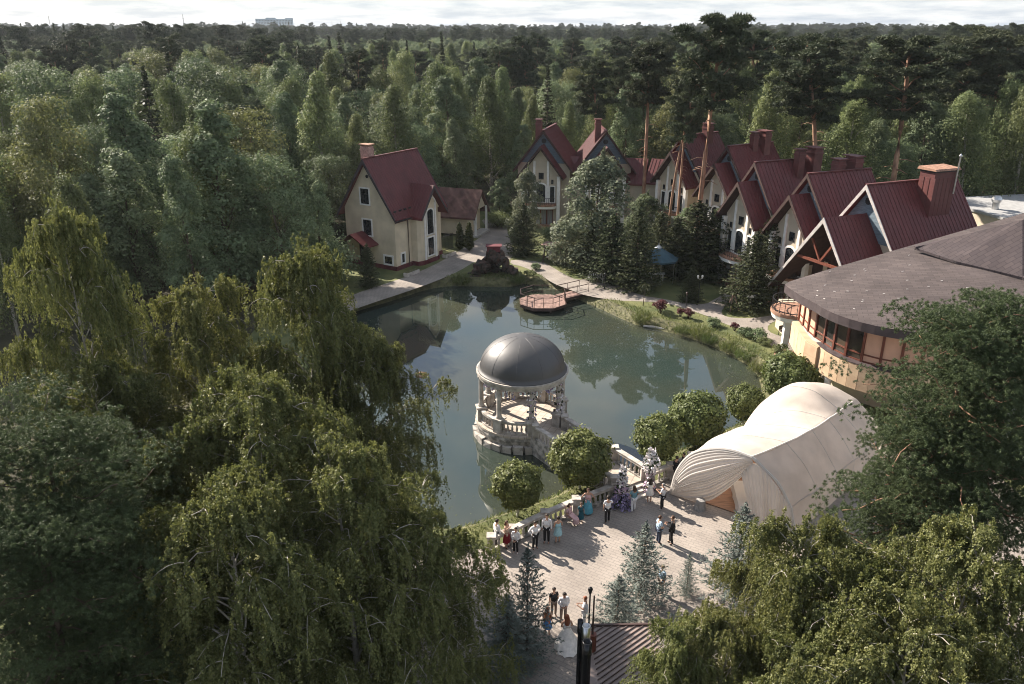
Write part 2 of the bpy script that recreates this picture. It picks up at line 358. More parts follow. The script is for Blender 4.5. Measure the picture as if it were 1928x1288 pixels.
# plaza follows the balustrade; its rail top in the photograph gives the line
bal_px = [(925, 1012), (964, 996), (1026, 966), (1085, 941), (1158, 913)]
bal2_px = [(1222, 893), (1262, 876), (1302, 858), (1352, 838), (1400, 812)]
balL = [G(x, y, .95) for x, y in bal_px]; balR = [G(x, y, .95) for x, y in bal2_px]
edge = [(p.x, p.y + .25) for p in balL + balR]
plaza_poly = [(-9, 35.2), (edge[0][0] - .8, edge[0][1])] + edge + [(22, 49), (30, 50), (32, 18), (-2, 18)]
flat_sheet('plaza', [plaza_poly], .018, M['plaza'])
# ------------------------------------------------------------ shared architectural pieces
def bal_mesh():
    bm = NB(); lathe(bm, [(.085, 0), (.085, .06), (.05, .09), (.085, .24), (.075, .34), (.04, .5), (.06, .56), (.075, .58), (.075, .64)], 7)
    bmesh.ops.recalc_face_normals(bm, faces=bm.faces); me = bpy.data.meshes.new('baluster'); bm.to_mesh(me); bm.free(); me.materials.append(M['stone']); return me
BAL = bal_mesh()
def balusters(parent, p, q, z, n, sc=1.0):
    p, q = Vector(p), Vector(q)
    for i in range(n):
        f = (i + .5) / n; a = p.lerp(q, f)
        link('baluster', BAL, parent, (a.x, a.y, z), (0, 0, i * .3), (1.05, 1.05, sc))
def bal_run(parent, pts, z, spacing=.34, m='stone', posts=True, hh=.95):
    """stone balustrade along pts (local): plinth, handrail, posts and single balusters"""
    bmb, bmr = NB(), NB()
    for a, b in zip(pts, pts[1:]):
        a, b = Vector((a[0], a[1], 0)), Vector((b[0], b[1], 0)); d = (b - a).normalized()
        bar(bmb, a + Vector((0, 0, z + .07)), b + Vector((0, 0, z + .07)), .3, .14)
        bar(bmr, a + Vector((0, 0, z + hh - .08)), b + Vector((0, 0, z + hh - .08)), .3, .16)
        bar(bmr, a + Vector((0, 0, z + hh + .02)), b + Vector((0, 0, z + hh + .02)), .36, .05)
        ln = (b - a).length - .5
        balusters(parent, a + d * .25, b - d * .25, z + .14, max(1, int(ln / spacing)), (hh - .3) / .64)
    fin(bmb, 'plinth', M['stone_dirty'], parent); fin(bmr, 'handrail', M[m], parent)
    if posts:
        for a in pts:
            bp_ = NB(); box(bp_, -.2, .2, -.2, .2, z, z + hh + .06); box(bp_, -.25, .25, -.25, .25, z + hh + .06, z + hh + .15)
            fin(bp_, 'post', M[m], parent, loc=(a[0], a[1], 0))
def window_part(parent, w, h, loc, rz=0, trim='white', arch=False, muntin=2, glass='glass', tw=.16, name='window'):
    """opening on a wall whose outside is local -y: trim with a recessed pane and glazing bars"""
    bm = NB()
    def outline(w, h, a):
        p = [(-w / 2, 0), (w / 2, 0)]
        if a:
            p += [(w / 2 * math.cos(R(t)), h - w / 2 * .6 + w / 2 * .6 * math.sin(R(t))) for t in range(0, 181, 30)]
        else: p += [(w / 2, h), (-w / 2, h)]
        return p
    o, i = outline(w + 2 * tw, h + tw, arch), outline(w, h, arch)
    o = [(x, z - (tw if z == 0 else 0)) for x, z in o]
    n = len(o)
    A = [[bm.verts.new((x, y, z)) for x, z in pts] for pts, y in ((o, 0), (o, -.09), (i, -.09), (i, .02))]
    for r0, r1 in zip(A, A[1:]):
        for k in range(n): bm.faces.new([r0[k], r0[(k + 1) % n], r1[(k + 1) % n], r1[k]])
    f = fin(bm, name, M[trim], parent, loc=loc, rot=(0, 0, rz))
    bm = NB(); bm.faces.new([bm.verts.new((x, -.02, z)) for x, z in i]); fin(bm, 'pane', M[glass], f)
    if muntin:
        bm = NB(); mm = 'redwood' if trim == 'redwood' else 'iron'
        for k in range(1, muntin + 1):
            x = -w / 2 + w * k / (muntin + 1); box(bm, x - .03, x + .03, -.06, -.025, 0, h - (w * .12 if arch else 0))
        box(bm, -w / 2, w / 2, -.055, -.026, h * .62, h * .62 + .05)
        fin(bm, 'glazing_bar', M[mm], f)
    return f
def gable_roof(bm, x0, y0, y1, hw, zr, k, th=.16, hwl=None):
    """two pitched slabs, ridge along y at x0"""
    for s in (-1, 1):
        w = hw if s > 0 else (hwl or hw)
        a = (x0, y0, zr); b = (x0 + s * w, y0, zr - k * w); c = (x0 + s * w, y1, zr - k * w); d = (x0, y1, zr)
        prism(bm, [a, b, c, d], (0, 0, -th * math.sqrt(1 + k * k)))
def seams(bm, x0, y0, y1, hw, zr, k, step=.45, hwl=None):
    y = y0 + .2
    while y < y1:
        for s in (-1, 1):
            w = hw if s > 0 else (hwl or hw)
            bar(bm, (x0 + s * .05, y, zr - .05 * k + .02), (x0 + s * (w - .02), y, zr - (w - .02) * k + .02), .04, .05, (s * k, 0, 1))
        y += step
def barge_pair(parent, x0, y, hw, zr, k, m, dpt=.32, th=.07, hwl=None, name='bargeboard'):
    for s in (-1, 1):
        w = hw if s > 0 else (hwl or hw)
        bm = NB(); prism(bm, [(x0, y, zr + .04), (x0 + s * w, y, zr - k * w + .04), (x0 + s * w, y, zr - k * w + .04 - dpt), (x0, y, zr + .04 - dpt * 1.5)], (0, -th, 0))
        fin(bm, name, M[m], parent)
def chimney(parent, x, y, z0, z1, w, d, m='red_roof2', cap='red_roof2'):
    bm = NB(); box(bm, x - w / 2, x + w / 2, y - d / 2, y + d / 2, z0, z1); box(bm, x - w / 2 - .06, x + w / 2 + .06, y - d / 2 - .06, y + d / 2 + .06, z1 - .45, z1 - .3)
    c = fin(bm, 'chimney', M[m], parent)
    bm = NB(); o = .12
    box(bm, x - w / 2 + .1, x + w / 2 - .1, y - d / 2 + .1, y + d / 2 - .1, z1, z1 + .16)
    prism(bm, [(x - w / 2 - o, y - d / 2 - o, z1 + .16), (x + w / 2 + o, y - d / 2 - o, z1 + .16), (x + w / 2 + o, y + d / 2 + o, z1 + .16), (x - w / 2 - o, y + d / 2 + o, z1 + .16)], (0, 0, .1))
    fin(bm, 'cap', M[cap], c)

# ------------------------------------------------------------ chalets
def chalet(ax, ay, d, L, zr, label, hw=4.3, f=1.9, drop=1.9, hw2=3.3, chims=(), big=False, k=1.3):
    t = empty('chalet', (ax, ay, 0), math.atan2(d[1], d[0]) - math.pi / 2)
    tag(t, label, 'house', 'red roofed chalets round the pond')
    zr2 = zr - drop; zw = zr - k * (hw - .4); wx = hw - .55
    bm = NB()                                                # main body with its gables
    prism(bm, [(-wx, .7, 0), (wx, .7, 0), (wx, .7, zr - k * wx - .3), (0, .7, zr - .3), (-wx, .7, zr - k * wx - .3)], (0, L - 1.3, 0))
    fin(bm, 'wall', M['cream2'], t)
    bm = NB()                                                # shingled upper gable in blue grey
    zb = zr - k * (wx - .2) + .1
    prism(bm, [(-(zr - .35 - zb) / k, .695, zb), ((zr - .35 - zb) / k, .695, zb), (0, .695, zr - .35)], (0, -.12, 0))
    gp = fin(bm, 'gable_panel', M['bluegrey'], t)
    bm = NB(); lathe(bm, [(.34, 0), (.34, .08)], 10); fin(bm, 'vent', M['iron'], gp, loc=(0, .56, zr - 1.5), rot=(R(90), 0, 0))
    bm = NB(); gable_roof(bm, 0, 0, L, hw, zr, k); r = fin(bm, 'roof', M['red_roof'], t)
    bm = NB(); seams(bm, 0, 0, L, hw, zr, k); fin(bm, 'roof_seam', M['red_roof2'], r, kind='stuff')
    bm = NB(); bar(bm, (0, -.02, zr + .03), (0, L + .02, zr + .03), .3, .1); fin(bm, 'ridge_cap', M['red_roof2'], r)
    barge_pair(t, 0, 0, hw, zr, k, 'barge' if big else 'soffit')
    for s in (-1, 1):
        bm = NB(); bar(bm, (s * (hw + .05), 0, zr - k * hw - .12), (s * (hw + .05), L, zr - k * hw - .12), .14, .12); fin(bm, 'gutter', M['iron'], r)
    for (cx_, cy_, z1, w, dd) in chims: chimney(t, cx_, cy_, zr - k * (abs(cx_) + w / 2) - .4, z1, w, dd)
    # front gable
    yf = -f; fw = yf + (1.5 if big else 1.0)
    bm = NB(); gable_roof(bm, 0, yf, .66, hw2, zr2, k, .14); r2 = fin(bm, 'front_roof', M['red_roof'], t)
    bm = NB(); seams(bm, 0, yf, .6, hw2, zr2, k); fin(bm, 'roof_seam', M['red_roof2'], r2, kind='stuff')
    bm = NB()
    for s in (-1, 1):
        prism(bm, [(s * .05, yf + .08, zr2 - .42), (s * (hw2 - .1), yf + .08, zr2 - .42 - k * (hw2 - .15)), (s * (hw2 - .1), .6, zr2 - .42 - k * (hw2 - .15)), (s * .05, .6, zr2 - .42)], (0, 0, -.05))
    fin(bm, 'soffit', M['soffit'], r2)
    barge_pair(t, 0, yf, hw2, zr2, k, 'barge' if big else 'soffit', .34)
    ws = hw2 - .75
    if not big:
        bm = NB()
        prism(bm, [(-ws, fw, 0), (ws, fw, 0), (ws, fw, zr2 - k * ws - .5), (0, fw, zr2 - .5), (-ws, fw, zr2 - k * ws - .5)], (0, .695 - fw, 0))
        fin(bm, 'front_wall', M['cream2'], t)
        for s in (-1, 1):
            bm = NB(); box(bm, s * .98 - .16, s * .98 + .16, fw - .12, fw - .003, 3.42, zr2 - k * 1.1 - .7); fin(bm, 'pilaster', M['white'], t)
            bm = NB(); box(bm, s * ws - .22, s * ws + .22, fw - .45, fw - .004, 0, zr2 - k * (ws + .22) - .55); fin(bm, 'pier', M['white'], t)
            window_part(t, .62, 2.2, (s * 1.62, fw, 3.5), muntin=0, tw=.12, glass='glass')
            window_part(t, .2, .5, (s * 1.6, fw, 6.1), muntin=0, tw=.05, trim='iron')
        window_part(t, 1.25, 2.5, (0, fw, 3.5), arch=True, muntin=1, tw=.2, name='door')
        window_part(t, .5, .7, (0, fw, 6.75), muntin=0, tw=.1, trim='iron')
        # balcony with a bowed front
        arc = [(ws * .86 * math.sin(a), fw - .45 - 1.15 * math.cos(a)) for a in np.linspace(-1.35, 1.35, 11)]
        sl_ = [(ws * .9, fw - .03), (-ws * .9, fw - .03)]
        bm = NB(); prism(bm, [(x, y, 2.75) for x, y in arc + sl_], (0, 0, .35)); b_ = fin(bm, 'balcony', M['white'], t)
        a2 = [(x * 1.03, y - .04) for x, y in arc]
        bm = NB(); prism(bm, [(x, y, 3.1) for x, y in a2 + sl_], (0, 0, .28)); fin(bm, 'tile_band', M['terracotta'], b_)
        bm = NB()
        for (xa, ya), (xb, yb) in zip(arc, arc[1:]):
            bar(bm, (xa, ya, 4.25), (xb, yb, 4.25), .06); bar(bm, (xa, ya, 3.55), (xb, yb, 3.55), .04)
            for q in (0, .5): bar(bm, (xa + (xb - xa) * q, ya + (yb - ya) * q, 3.38), (xa + (xb - xa) * q, ya + (yb - ya) * q, 4.25), .035, up=(1, 0, 0))
        fin(bm, 'railing', M['iron'], b_)
        # garden doors
        for x in (-1.35, -.45, .45, 1.35):
            window_part(t, .72, 2.2, (x, fw, .15), muntin=0, trim='redwood', tw=.09, glass='curtain', name='garden_door')
        for i in range(3):
            bm = NB(); box(bm, -1.6, 1.6, fw - .6 - i * .35, fw - .25 - i * .35, 0, .36 - i * .12); fin(bm, 'step', M['terracotta'], t)
    else:                                                    # open truss porch
        ht = zr2 - 4.1
        bm = NB(); w_ = (zr2 - ht) / k - .3; bar(bm, (-w_, yf + .25, ht), (w_, yf + .25, ht), .2, .24); fin(bm, 'tie_beam', M['redwood'], t)
        for s in (-1, 1):
            bm = NB(); bar(bm, (0, yf + .25, ht + .1), (s * 1.3, yf + .25, zr2 - 1.3 * k - .45), .16, .18); fin(bm, 'strut', M['redwood'], t)
        bm = NB(); prism(bm, [(-4.4, -.9, 0), (4.4, -.9, 0), (4.4, -.9, zr2 - 4.4 * k - .4), (0, -.9, zr2 - .6), (-4.4, -.9, zr2 - 4.4 * k - .4)], (0, 1.5, 0)); fin(bm, 'front_wall', M['soffit'], t)
        window_part(t, .6, 1.2, (-2.4, -.95, 4.4), muntin=0, glass='cream2', trim='soffit', name='pale_panel')  # cream pane set into the wall of dark soffit colour
    return t
dC = (.92, .39)
c1 = chalet(4.3, 112, (.25, .97), 9, 13.2, 'chalet at the far left end of the row, gable facing the pond behind tall shrubs', chims=((-1.1, 2.2, 14.2, .8, .8),))
c2 = chalet(12.9, 111, (-.02, 1), 9, 13.2, 'chalet second from the left whose sunlit red left roof slope shows', chims=((-1.0, 1.6, 14.4, .8, .8),))
c3 = chalet(22.2, 106.3, (.82, .57), 7, 13.2, 'chalet standing behind the twin bare pine trunks', chims=((.5, 4.4, 14.3, 1.1, 1.0),))
c4 = chalet(25.6, 96, (.86, .5), 7.6, 13.2, 'chalet just right of the tallest pine with a small and a broad chimney', chims=((.3, 4.0, 14.4, .7, .8), (.3, 5.6, 14.5, 1.5, 1.0)))
c5 = chalet(25.3, 83.6, dC, 8.2, 13.2, 'middle chalet with two tall chimneys standing on its right roof slope', chims=((1.0, 5.0, 14.2, .8, .8), (1.0, 6.9, 14.3, 1.4, 1.1)))
c6 = chalet(28.4, 76.6, dC, 8.0, 13.2, 'chalet with a dark spruce before its balcony and two low chimneys behind the ridge', chims=((-.9, 4.6, 14.0, 1.0, .9), (-.9, 6.5, 14.2, 1.6, 1.0)))
c7 = chalet(31.6, 70.7, dC, 11.2, 13.2, 'nearest largest chalet with an open timber truss porch and a huge sheet metal chimney', hw=4.7, f=4.4, drop=2.6, hw2=6.0, big=True)
# panelled chimney of the nearest chalet
bm = NB(); X0, X1, Y0, Y1, ZB, ZT = .6, 2.2, 5.6, 8.3, 9.0, 14.2
box(bm, X0, X1, Y0, Y1, ZB, ZT); cc = fin(bm, 'chimney', M['red_roof2'], c7)
bm = NB(); box(bm, 0, .5, -.035, 0, 0, ZT - ZB - .5); PN = fin(bm, 'sheet_panel', M['red_roof2'], cc, loc=(X0 + .03, Y0, ZB)).data
for i in range(1, 3): link('sheet_panel', PN, cc, (X0 + .03 + i * .6, Y0, ZB))
for i in range(5): link('sheet_panel', PN, cc, (X0, Y1 - .05 - i * .53, ZB), (0, 0, R(-90)))
for i in range(5): link('sheet_panel', PN, cc, (X1, Y0 + .05 + i * .53, ZB), (0, 0, R(90)))
bm = NB(); box(bm, X0 - .05, X1 + .05, Y0 - .05, Y1 + .05, ZT, ZT + .15); fin(bm, 'collar', M['iron'], cc)
for i in range(6):
    bm = NB(); y = Y0 - .2 + i * .52; prism(bm, [(X0 - .25, y, ZT + .15), (X1 + .25, y, ZT + .15), (X1 + .1, y, ZT + .32), (X0 - .1, y, ZT + .42)], (0, .49, 0)); fin(bm, 'cap_sheet', M['terracotta'], cc)
bm = NB(); tube(bm, [(X1 + .18, Y1 - .2, 12.2), (X1 + .18, Y1 - .2, 15.5)], .07, 8); lathe(bm, [(.14, 0), (.14, .12), (.02, .28)], 8, (X1 + .18, Y1 - .2, 15.5)); fin(bm, 'vent_pipe', M['steel'], c7)
# low linking roofs between the chalets
def link_roof(p, q, hw, zr, label):
    p, q = Vector(p), Vector(q); d = (q - p).normalized()
    t = empty('linking_wing', (p.x, p.y, 0), math.atan2(d.y, d.x) - math.pi / 2); L_ = (q - p).length
    tag(t, label, 'building', 'low wings between the chalets')
    bm = NB(); box(bm, -hw + .4, hw - .4, .1, L_ - .1, 0, zr - .9 * hw); fin(bm, 'wall', M['cream2'], t)
    bm = NB(); gable_roof(bm, 0, 0, L_, hw, zr, .9); r = fin(bm, 'roof', M['red_roof'], t)
    bm = NB(); seams(bm, 0, 0, L_, hw, zr, .9, .5); fin(bm, 'roof_seam', M['red_roof2'], r, kind='stuff')
link_roof((7.6, 115.5, 0), (10.2, 115.3, 0), 3.4, 9.2, 'low red roofed wing joining the two left-hand chalets')
link_roof((16.2, 114, 0), (19.2, 113, 0), 3.4, 9.2, 'low red roofed wing right of the chalet with the sunlit slope')
link_roof((19.6, 112.6, 0), (22.6, 111.2, 0), 3.2, 9.3, 'low red roofed wing beside the twin bare pine trunks')

# ------------------------------------------------------------ cream house
t = empty('cream_house', (-16.5, 90.4, 0), math.atan2(.855, .52) - math.pi / 2)
tag(t, 'tall cream house with a steep dark red roof on the far left bank', 'house')
hx, LY, zr, k = 3.7, 8.8, 12.6, 1.5
bm = NB(); prism(bm, [(-hx, 0, .5), (hx, 0, .5), (hx, 0, zr - k * hx - .3), (0, 0, zr - .3), (-hx, 0, zr - k * hx - .3)], (0, LY, 0)); fin(bm, 'wall', M['cream'], t)
bm = NB(); box(bm, -hx - .08, hx + .08, -.08, LY + .08, 0, .5); fin(bm, 'plinth', M['plinth'], t)
bm = NB(); gable_roof(bm, 0, -.55, LY + .6, 4.35, zr, k, .18); r = fin(bm, 'roof', M['red_roof'], t)
bm = NB(); seams(bm, 0, -.55, LY + .6, 4.35, zr, k, .42); fin(bm, 'roof_seam', M['red_roof2'], r, kind='stuff')
bm = NB(); bar(bm, (0, -.57, zr + .03), (0, LY + .62, zr + .03), .3, .1); fin(bm, 'ridge_cap', M['red_roof2'], r)
barge_pair(t, 0, -.55, 4.35, zr, k, 'fascia', .4); barge_pair(t, 0, LY + .68, 4.35, zr, k, 'fascia', .4)
bm = NB(); prism(bm, [(.1, -.5, zr - .62), (4.2, -.5, zr - .62 - k * 4.1), (4.2, -.02, zr - .62 - k * 4.1), (.1, -.02, zr - .62)], (0, 0, .1)); fin(bm, 'soffit', M['soffit'], r)
for s in (-1, 1):
    bm = NB(); bar(bm, (s * 4.42, -.5, zr - k * 4.35 - .15), (s * 4.42, 2.1 if s > 0 else LY + .5, zr - k * 4.35 - .15), .15, .13); fin(bm, 'gutter', M['iron'], r)
bm = NB()
for i in range(10): bar(bm, (3.85, -.2 + i * .9, zr - k * 3.85 + .12), (3.85, .25 + i * .9, zr - k * 3.85 + .12), .05, .2)
fin(bm, 'snow_guard', M['iron'], r)
chimney(t, -.75, 1.2, 10.6, 13.75, 1.2, .9, 'brickpink', 'terracotta')
window_part(t, 1.25, 1.75, (-.45, 0, 7.4), muntin=2); window_part(t, 1.25, 1.8, (-.35, 0, 3.75), muntin=2); window_part(t, 1.1, .85, (2.55, 0, .72), muntin=1, tw=.2)
bm = NB(); lathe(bm, [(.2, 0), (.2, .1)], 8); fin(bm, 'vent', M['iron'], t, loc=(.1, 0, 10.6), rot=(R(90), 0, 0))
window_part(t, .5, 1.05, (hx, 1.2, .75), R(90), muntin=0, tw=.18)
bm = NB(); tube(bm, [(hx + .12, 2.25, .2), (hx + .12, 2.25, 5.6), (4.35, 2.25, 5.95)], .07, 6); fin(bm, 'downpipe', M['rail'], t)
# bay
by0, by1, bx = 2.9, 7.3, hx + 1.15
bpts = [(hx - .02, by0), (bx - .35, by0 + .1), (bx - .08, by0 + .55), (bx, by0 + 1.1), (bx, by1 - 1.1), (bx - .08, by1 - .55), (bx - .35, by1 - .1), (hx - .02, by1)]
bm = NB(); prism(bm, [(x, y, .52) for x, y in bpts], (0, 0, 5.9)); bay = fin(bm, 'bay', M['cream'], t)
bm = NB(); prism(bm, [(x + .07, y, 0) for x, y in bpts], (0, 0, .515)); fin(bm, 'bay_plinth', M['plinth'], bay)
ym = (by0 + by1) / 2; zb = 9.3; hb = 2.55; kb = 1.35
bm = NB(); prism(bm, [(bx, ym - 1.9, 6.42), (bx, ym + 1.9, 6.42), (bx, ym, zb - .35)], (-3.0, 0, 0)); fin(bm, 'bay_gable', M['cream'], bay)
bm = NB()
for s in (-1, 1): prism(bm, [(bx + .8, ym, zb), (bx + .8, ym + s * hb, zb - kb * hb), (1.2, ym + s * hb, zb - kb * hb), (1.2, ym, zb)], (0, 0, -.26))
br = fin(bm, 'bay_roof', M['red_roof'], t)
bm = NB(); y = bx + .75
while y > 1.3:
    for s in (-1, 1): bar(bm, (y, ym + s * .05, zb), (y, ym + s * (hb - .03), zb - kb * (hb - .03) + .02), .04, .05, (0, s * kb, 1))
    y -= .42
fin(bm, 'roof_seam', M['red_roof2'], br, kind='stuff')
for s in (-1, 1):
    bm = NB(); prism(bm, [(bx + .8, ym, zb + .05), (bx + .8, ym + s * hb, zb - kb * hb + .05), (bx + .8, ym + s * hb, zb - kb * hb - .28), (bx + .8, ym, zb - .42)], (.07, 0, 0)); fin(bm, 'bargeboard', M['fascia'], br)
bm = NB()
for s in (-1, 1): box(bm, bx - .01, bx + .1, ym + s * 1.02 - .14, ym + s * 1.02 + .14, .53, 7.1)
for i in range(10):
    a, b2 = R(18 * i), R(18 * (i + 1)); bar(bm, (bx + .05, ym + 1.02 * math.cos(a), 7.1 + .8 * math.sin(a)), (bx + .05, ym + 1.02 * math.cos(b2), 7.1 + .8 * math.sin(b2)), .12, .24, (1, 0, 0))
fin(bm, 'trim', M['white'], bay)
window_part(bay, 1.15, 2.9, (bx, ym, 3.55), R(90), arch=True, muntin=2); window_part(bay, 1.15, 2.1, (bx, ym, .95), R(90), muntin=2)
bm = NB(); box(bm, bx + .003, bx + .05, ym - .6, ym + .6, 3.4, 4.2)
for i in range(9): box(bm, bx + .06, bx + .1, ym - .6 + i * .15, ym - .57 + i * .15, 3.4, 4.25)
fin(bm, 'balconet', M['iron'], bay)
# little porch against the gable
bm = NB()
for s in (-1, 1): prism(bm, [(-1.1, -2.3, 4.2), (-1.1 + s * 2.3, -2.3, 2.9), (-1.1 + s * 2.3, -.06, 2.9), (-1.1, -.06, 4.2)], (0, 0, -.14))
pr = fin(bm, 'porch_roof', M['red_roof'], t)
for x in (-3.0, .8): bm = NB(); box(bm, x - .08, x + .08, -2.1, -1.94, 0, 3.0); fin(bm, 'porch_post', M['rail'], pr)
window_part(t, 1.1, 2.1, (-1.1, 0, .5), muntin=1, trim='soffit', tw=.1, name='door')

# white troughs by the cream house
for px, py, lab in ((775, 517, 'white stone flower trough at the corner of the cream house'), (846, 482, 'white stone flower trough at the far end of the cream house')):
    p = G(px, py); b_ = empty('flower_trough', p, R(58)); tag(b_, lab, 'planter', 'flower troughs')
    bm = NB(); box(bm, -1.1, 1.1, -.3, .3, 0, .4); fin(bm, 'basin', M['stone'], b_)
    bm = NB(); box(bm, -1.0, 1.0, -.2, .2, .405, .44); fin(bm, 'soil', M['mud'], b_)

# ------------------------------------------------------------ brown roofed annex
t = empty('annex', (-5.2, 106.7, 0), math.atan2(-.33, .945) - math.pi / 2 + math.pi)
tag(t, 'small cream annex with a brown roof and white porch posts behind the cream house', 'building')
# local +y runs away from the sunny gable
bm = NB(); prism(bm, [(-2.3, .0, .3), (2.3, .0, .3), (2.3, 0, 3.0), (0, 0, 5.6), (-2.3, 0, 3.0)], (0, 9, 0)); fin(bm, 'wall', M['cream'], t)
bm = NB(); gable_roof(bm, 0, -1.3, 9.2, 2.9, 6.1, 1.15); fin(bm, 'roof', M['brownroof'], t)
bm = NB(); prism(bm, [(-1.7, -1.0, 3.6), (1.7, -1.0, 3.6), (0, -1.0, 5.5)], (0, .12, 0)); fin(bm, 'gable_panel', M['cream2'], t)
for x in (-2.0, 2.0):
    bm = NB(); box(bm, x - .12, x + .12, -1.15, -.9, .2, 3.6); fin(bm, 'porch_post', M['white'], t)
bm = NB(); box(bm, -2.4, 2.4, -1.4, -.01, 0, .25); fin(bm, 'porch_floor', M['concrete'], t)
window_part(t, .8, 1.2, (.3, 0, 1.4), muntin=1, tw=.1)
window_part(t, 1.2, 1.2, (2.3, 5.5, 1.2), R(90), muntin=1)
bm = NB(); prism(bm, [(2.32, 2.2, 3.2), (2.32, 4.4, 3.2), (3.6, 4.4, 2.5), (3.6, 2.2, 2.5)], (0, 0, -.1)); fin(bm, 'canopy', M['fascia'], t)
# iron gate beside it
p = G(842, 472); t = empty('iron_gate', p, R(55)); tag(t, 'black iron gate between the cream house and the annex', 'gate')
bm = NB(); box(bm, -1.3, 1.3, -.03, .03, .1, .16); box(bm, -1.3, 1.3, -.03, .03, 1.9, 1.96); fin(bm, 'gate_frame', M['iron'], t)
bm = NB(); box(bm, -.02, .02, -.02, .02, .16, 2.1); b0 = fin(bm, 'gate_bar', M['iron'], t, loc=(-1.2, 0, 0))
for i in range(1, 17): link('gate_bar', b0.data, t, (-1.2 + i * .15, 0, 0))
# pale grey hall far back among the trees
p = at_depth(1512, 175); t = empty('grey_hall', p, R(20)); tag(t, 'pale grey hall glimpsed between the pines', 'building')
bm = NB(); box(bm, -6, 6, 0, 9, 0, 8.5); fin(bm, 'wall', M['concrete'], t)
bm = NB(); prism(bm, [(-6.5, -.6, 8.5), (6.5, -.6, 8.5), (6.5, 9.6, 12), (-6.5, 9.6, 12)], (0, 0, .2)); fin(bm, 'roof', M['concrete'], t)
for i in range(4):
    window_part(t, .8, 1.0, (-4 + i * 2.4, 0, 6.4), muntin=1, tw=.1)
# distant housing block on the horizon
p = at_depth(519, 2400); t = empty('apartment_block', p, R(6)); tag(t, 'pale blue apartment block on the horizon', 'building')
bm = NB()
for i, (x0, x1, h) in enumerate(((-50, -22, 56), (-22, 5, 59), (5, 32, 56), (32, 52, 58))): box(bm, x0, x1 - .5, i % 2, 14, 0, h)
fin(bm, 'tower', M['farblock'], t)
bm = NB()
for i in range(24):
    for j in range(5): box(bm, -48 + i * 4.15, -46.4 + i * 4.15, -.4, .6, 34 + j * 4, 36.2 + j * 4)
fin(bm, 'window', M['glass'], t, kind='stuff')
for px, top, y in ((102, 30, 1500), (352, 27, 1500), (628, 40, 1800), (644, 40, 1800)):
    p = at_depth(px, y); t = empty('radio_mast', p); lab = {102: 'thin radio mast on the skyline above the far left trees', 352: 'tallest thin radio mast on the skyline left of the apartment block', 628: 'left one of the close pair of skyline masts right of the apartment block', 644: 'right one of the close pair of skyline masts right of the apartment block'}[px]
    tag(t, lab, 'mast', 'masts on the skyline'); h = height_at(top, y)
    bm = NB(); tube(bm, [(0, 0, 0), (0, 0, h)], [.8, .35], 5); fin(bm, 'shaft', M['concrete'], t)
    bm = NB(); box(bm, -1.2, 1.2, -.2, .2, h * .86, h * .875); fin(bm, 'crossarm', M['concrete'], t)

# ------------------------------------------------------------ restaurant on the right
t = empty('restaurant', (24, 50, 0)); tag(t, 'restaurant with a curved stone clad terrace, brown shingle roof and red window frames', 'building')
O = Vector((24, 50, 0))
wl = [(22.6, 59.0), (22.3, 56.6), (22.2, 54.8), (22.62, 53.5)]                # straight left flank
arcp = [(28.2 + 5.75 * math.cos(a), 53.9 + 5.75 * math.sin(a)) for a in np.linspace(R(176), R(268), 13)]
right = [(31, 48.0), (35, 47.7), (40, 47.5), (46, 47.4)]
def sweep_wall(bm, pts, z0, z1, th):
    pl = [Vector(p) for p in pts]; nn = []
    for i in range(len(pl)):
        d = (pl[min(i + 1, len(pl) - 1)] - pl[max(i - 1, 0)]).normalized(); nn.append(Vector((-d.y, d.x)))
    A = [[bm.verts.new((p.x + n_.x * o - O.x, p.y + n_.y * o - O.y, z)) for p, n_ in zip(pl, nn)] for o, z in ((0, z0), (0, z1), (th, z1), (th, z0))]
    for i in range(len(pl) - 1):
        for a in range(4): bm.faces.new([A[a][i], A[a][i + 1], A[(a + 1) % 4][i + 1], A[(a + 1) % 4][i]])
    for e in (0, -1): bm.faces.new([A[a][e] for a in range(4)])
outer = arcp + right
zS, zB, zT, zE = 2.7, 4.55, 7.35, 7.9
def cladding(pts, name):
    """stone band built of single slabs, two courses high"""
    pl = [Vector(p) for p in pts]; acc = []
    for a, b in zip(pl, pl[1:]):
        n_ = max(1, int((b - a).length / .9))
        for q in range(n_): acc.append((a.lerp(b, q / n_), a.lerp(b, (q + 1) / n_)))
    for row in range(2):
        for i, (a, b) in enumerate(acc):
            d = (b - a).normalized(); nrm = Vector((d.y, -d.x)); e = .03 + .012 * ((i * 7 + row * 3) % 4) / 3
            z0 = zS + .02 + row * .88; bm = NB()
            c = [a + d * .012, b - d * .012]
            prism(bm, [(p.x - O.x, p.y - O.y, z) for p, z in ((c[0], z0), (c[1], z0), (c[1], z0 + .865), (c[0], z0 + .865))], (nrm.x * e, nrm.y * e, 0))
            fin(bm, name, M['travertine'], terrace)
bm = NB(); sweep_wall(bm, outer, zS, zB, .5); terrace = fin(bm, 'terrace_wall', M['travertine'], t)
bm = NB(); sweep_wall(bm, [(x - .35, y) for x, y in wl], zS + .1, zB, .5); fin(bm, 'flank_band', M['travertine'], terrace)
cladding(outer[:15], 'stone_slab'); cladding([(x - .35, y) for x, y in wl], 'stone_slab')
bm = NB(); prism(bm, [(x - O.x, y - O.y, zS + .05) for x, y in [(22.2, 59), (22.1, 54.4)] + outer[1:] + [(46, 62), (24, 62)]], (0, 0, .3)); fin(bm, 'floor_slab', M['concrete'], t)
bm = NB(); sweep_wall(bm, [(x - .02, y - .05) for x, y in outer], zB + .003, zB + .07, .75); fin(bm, 'coping', M['fascia'], terrace)
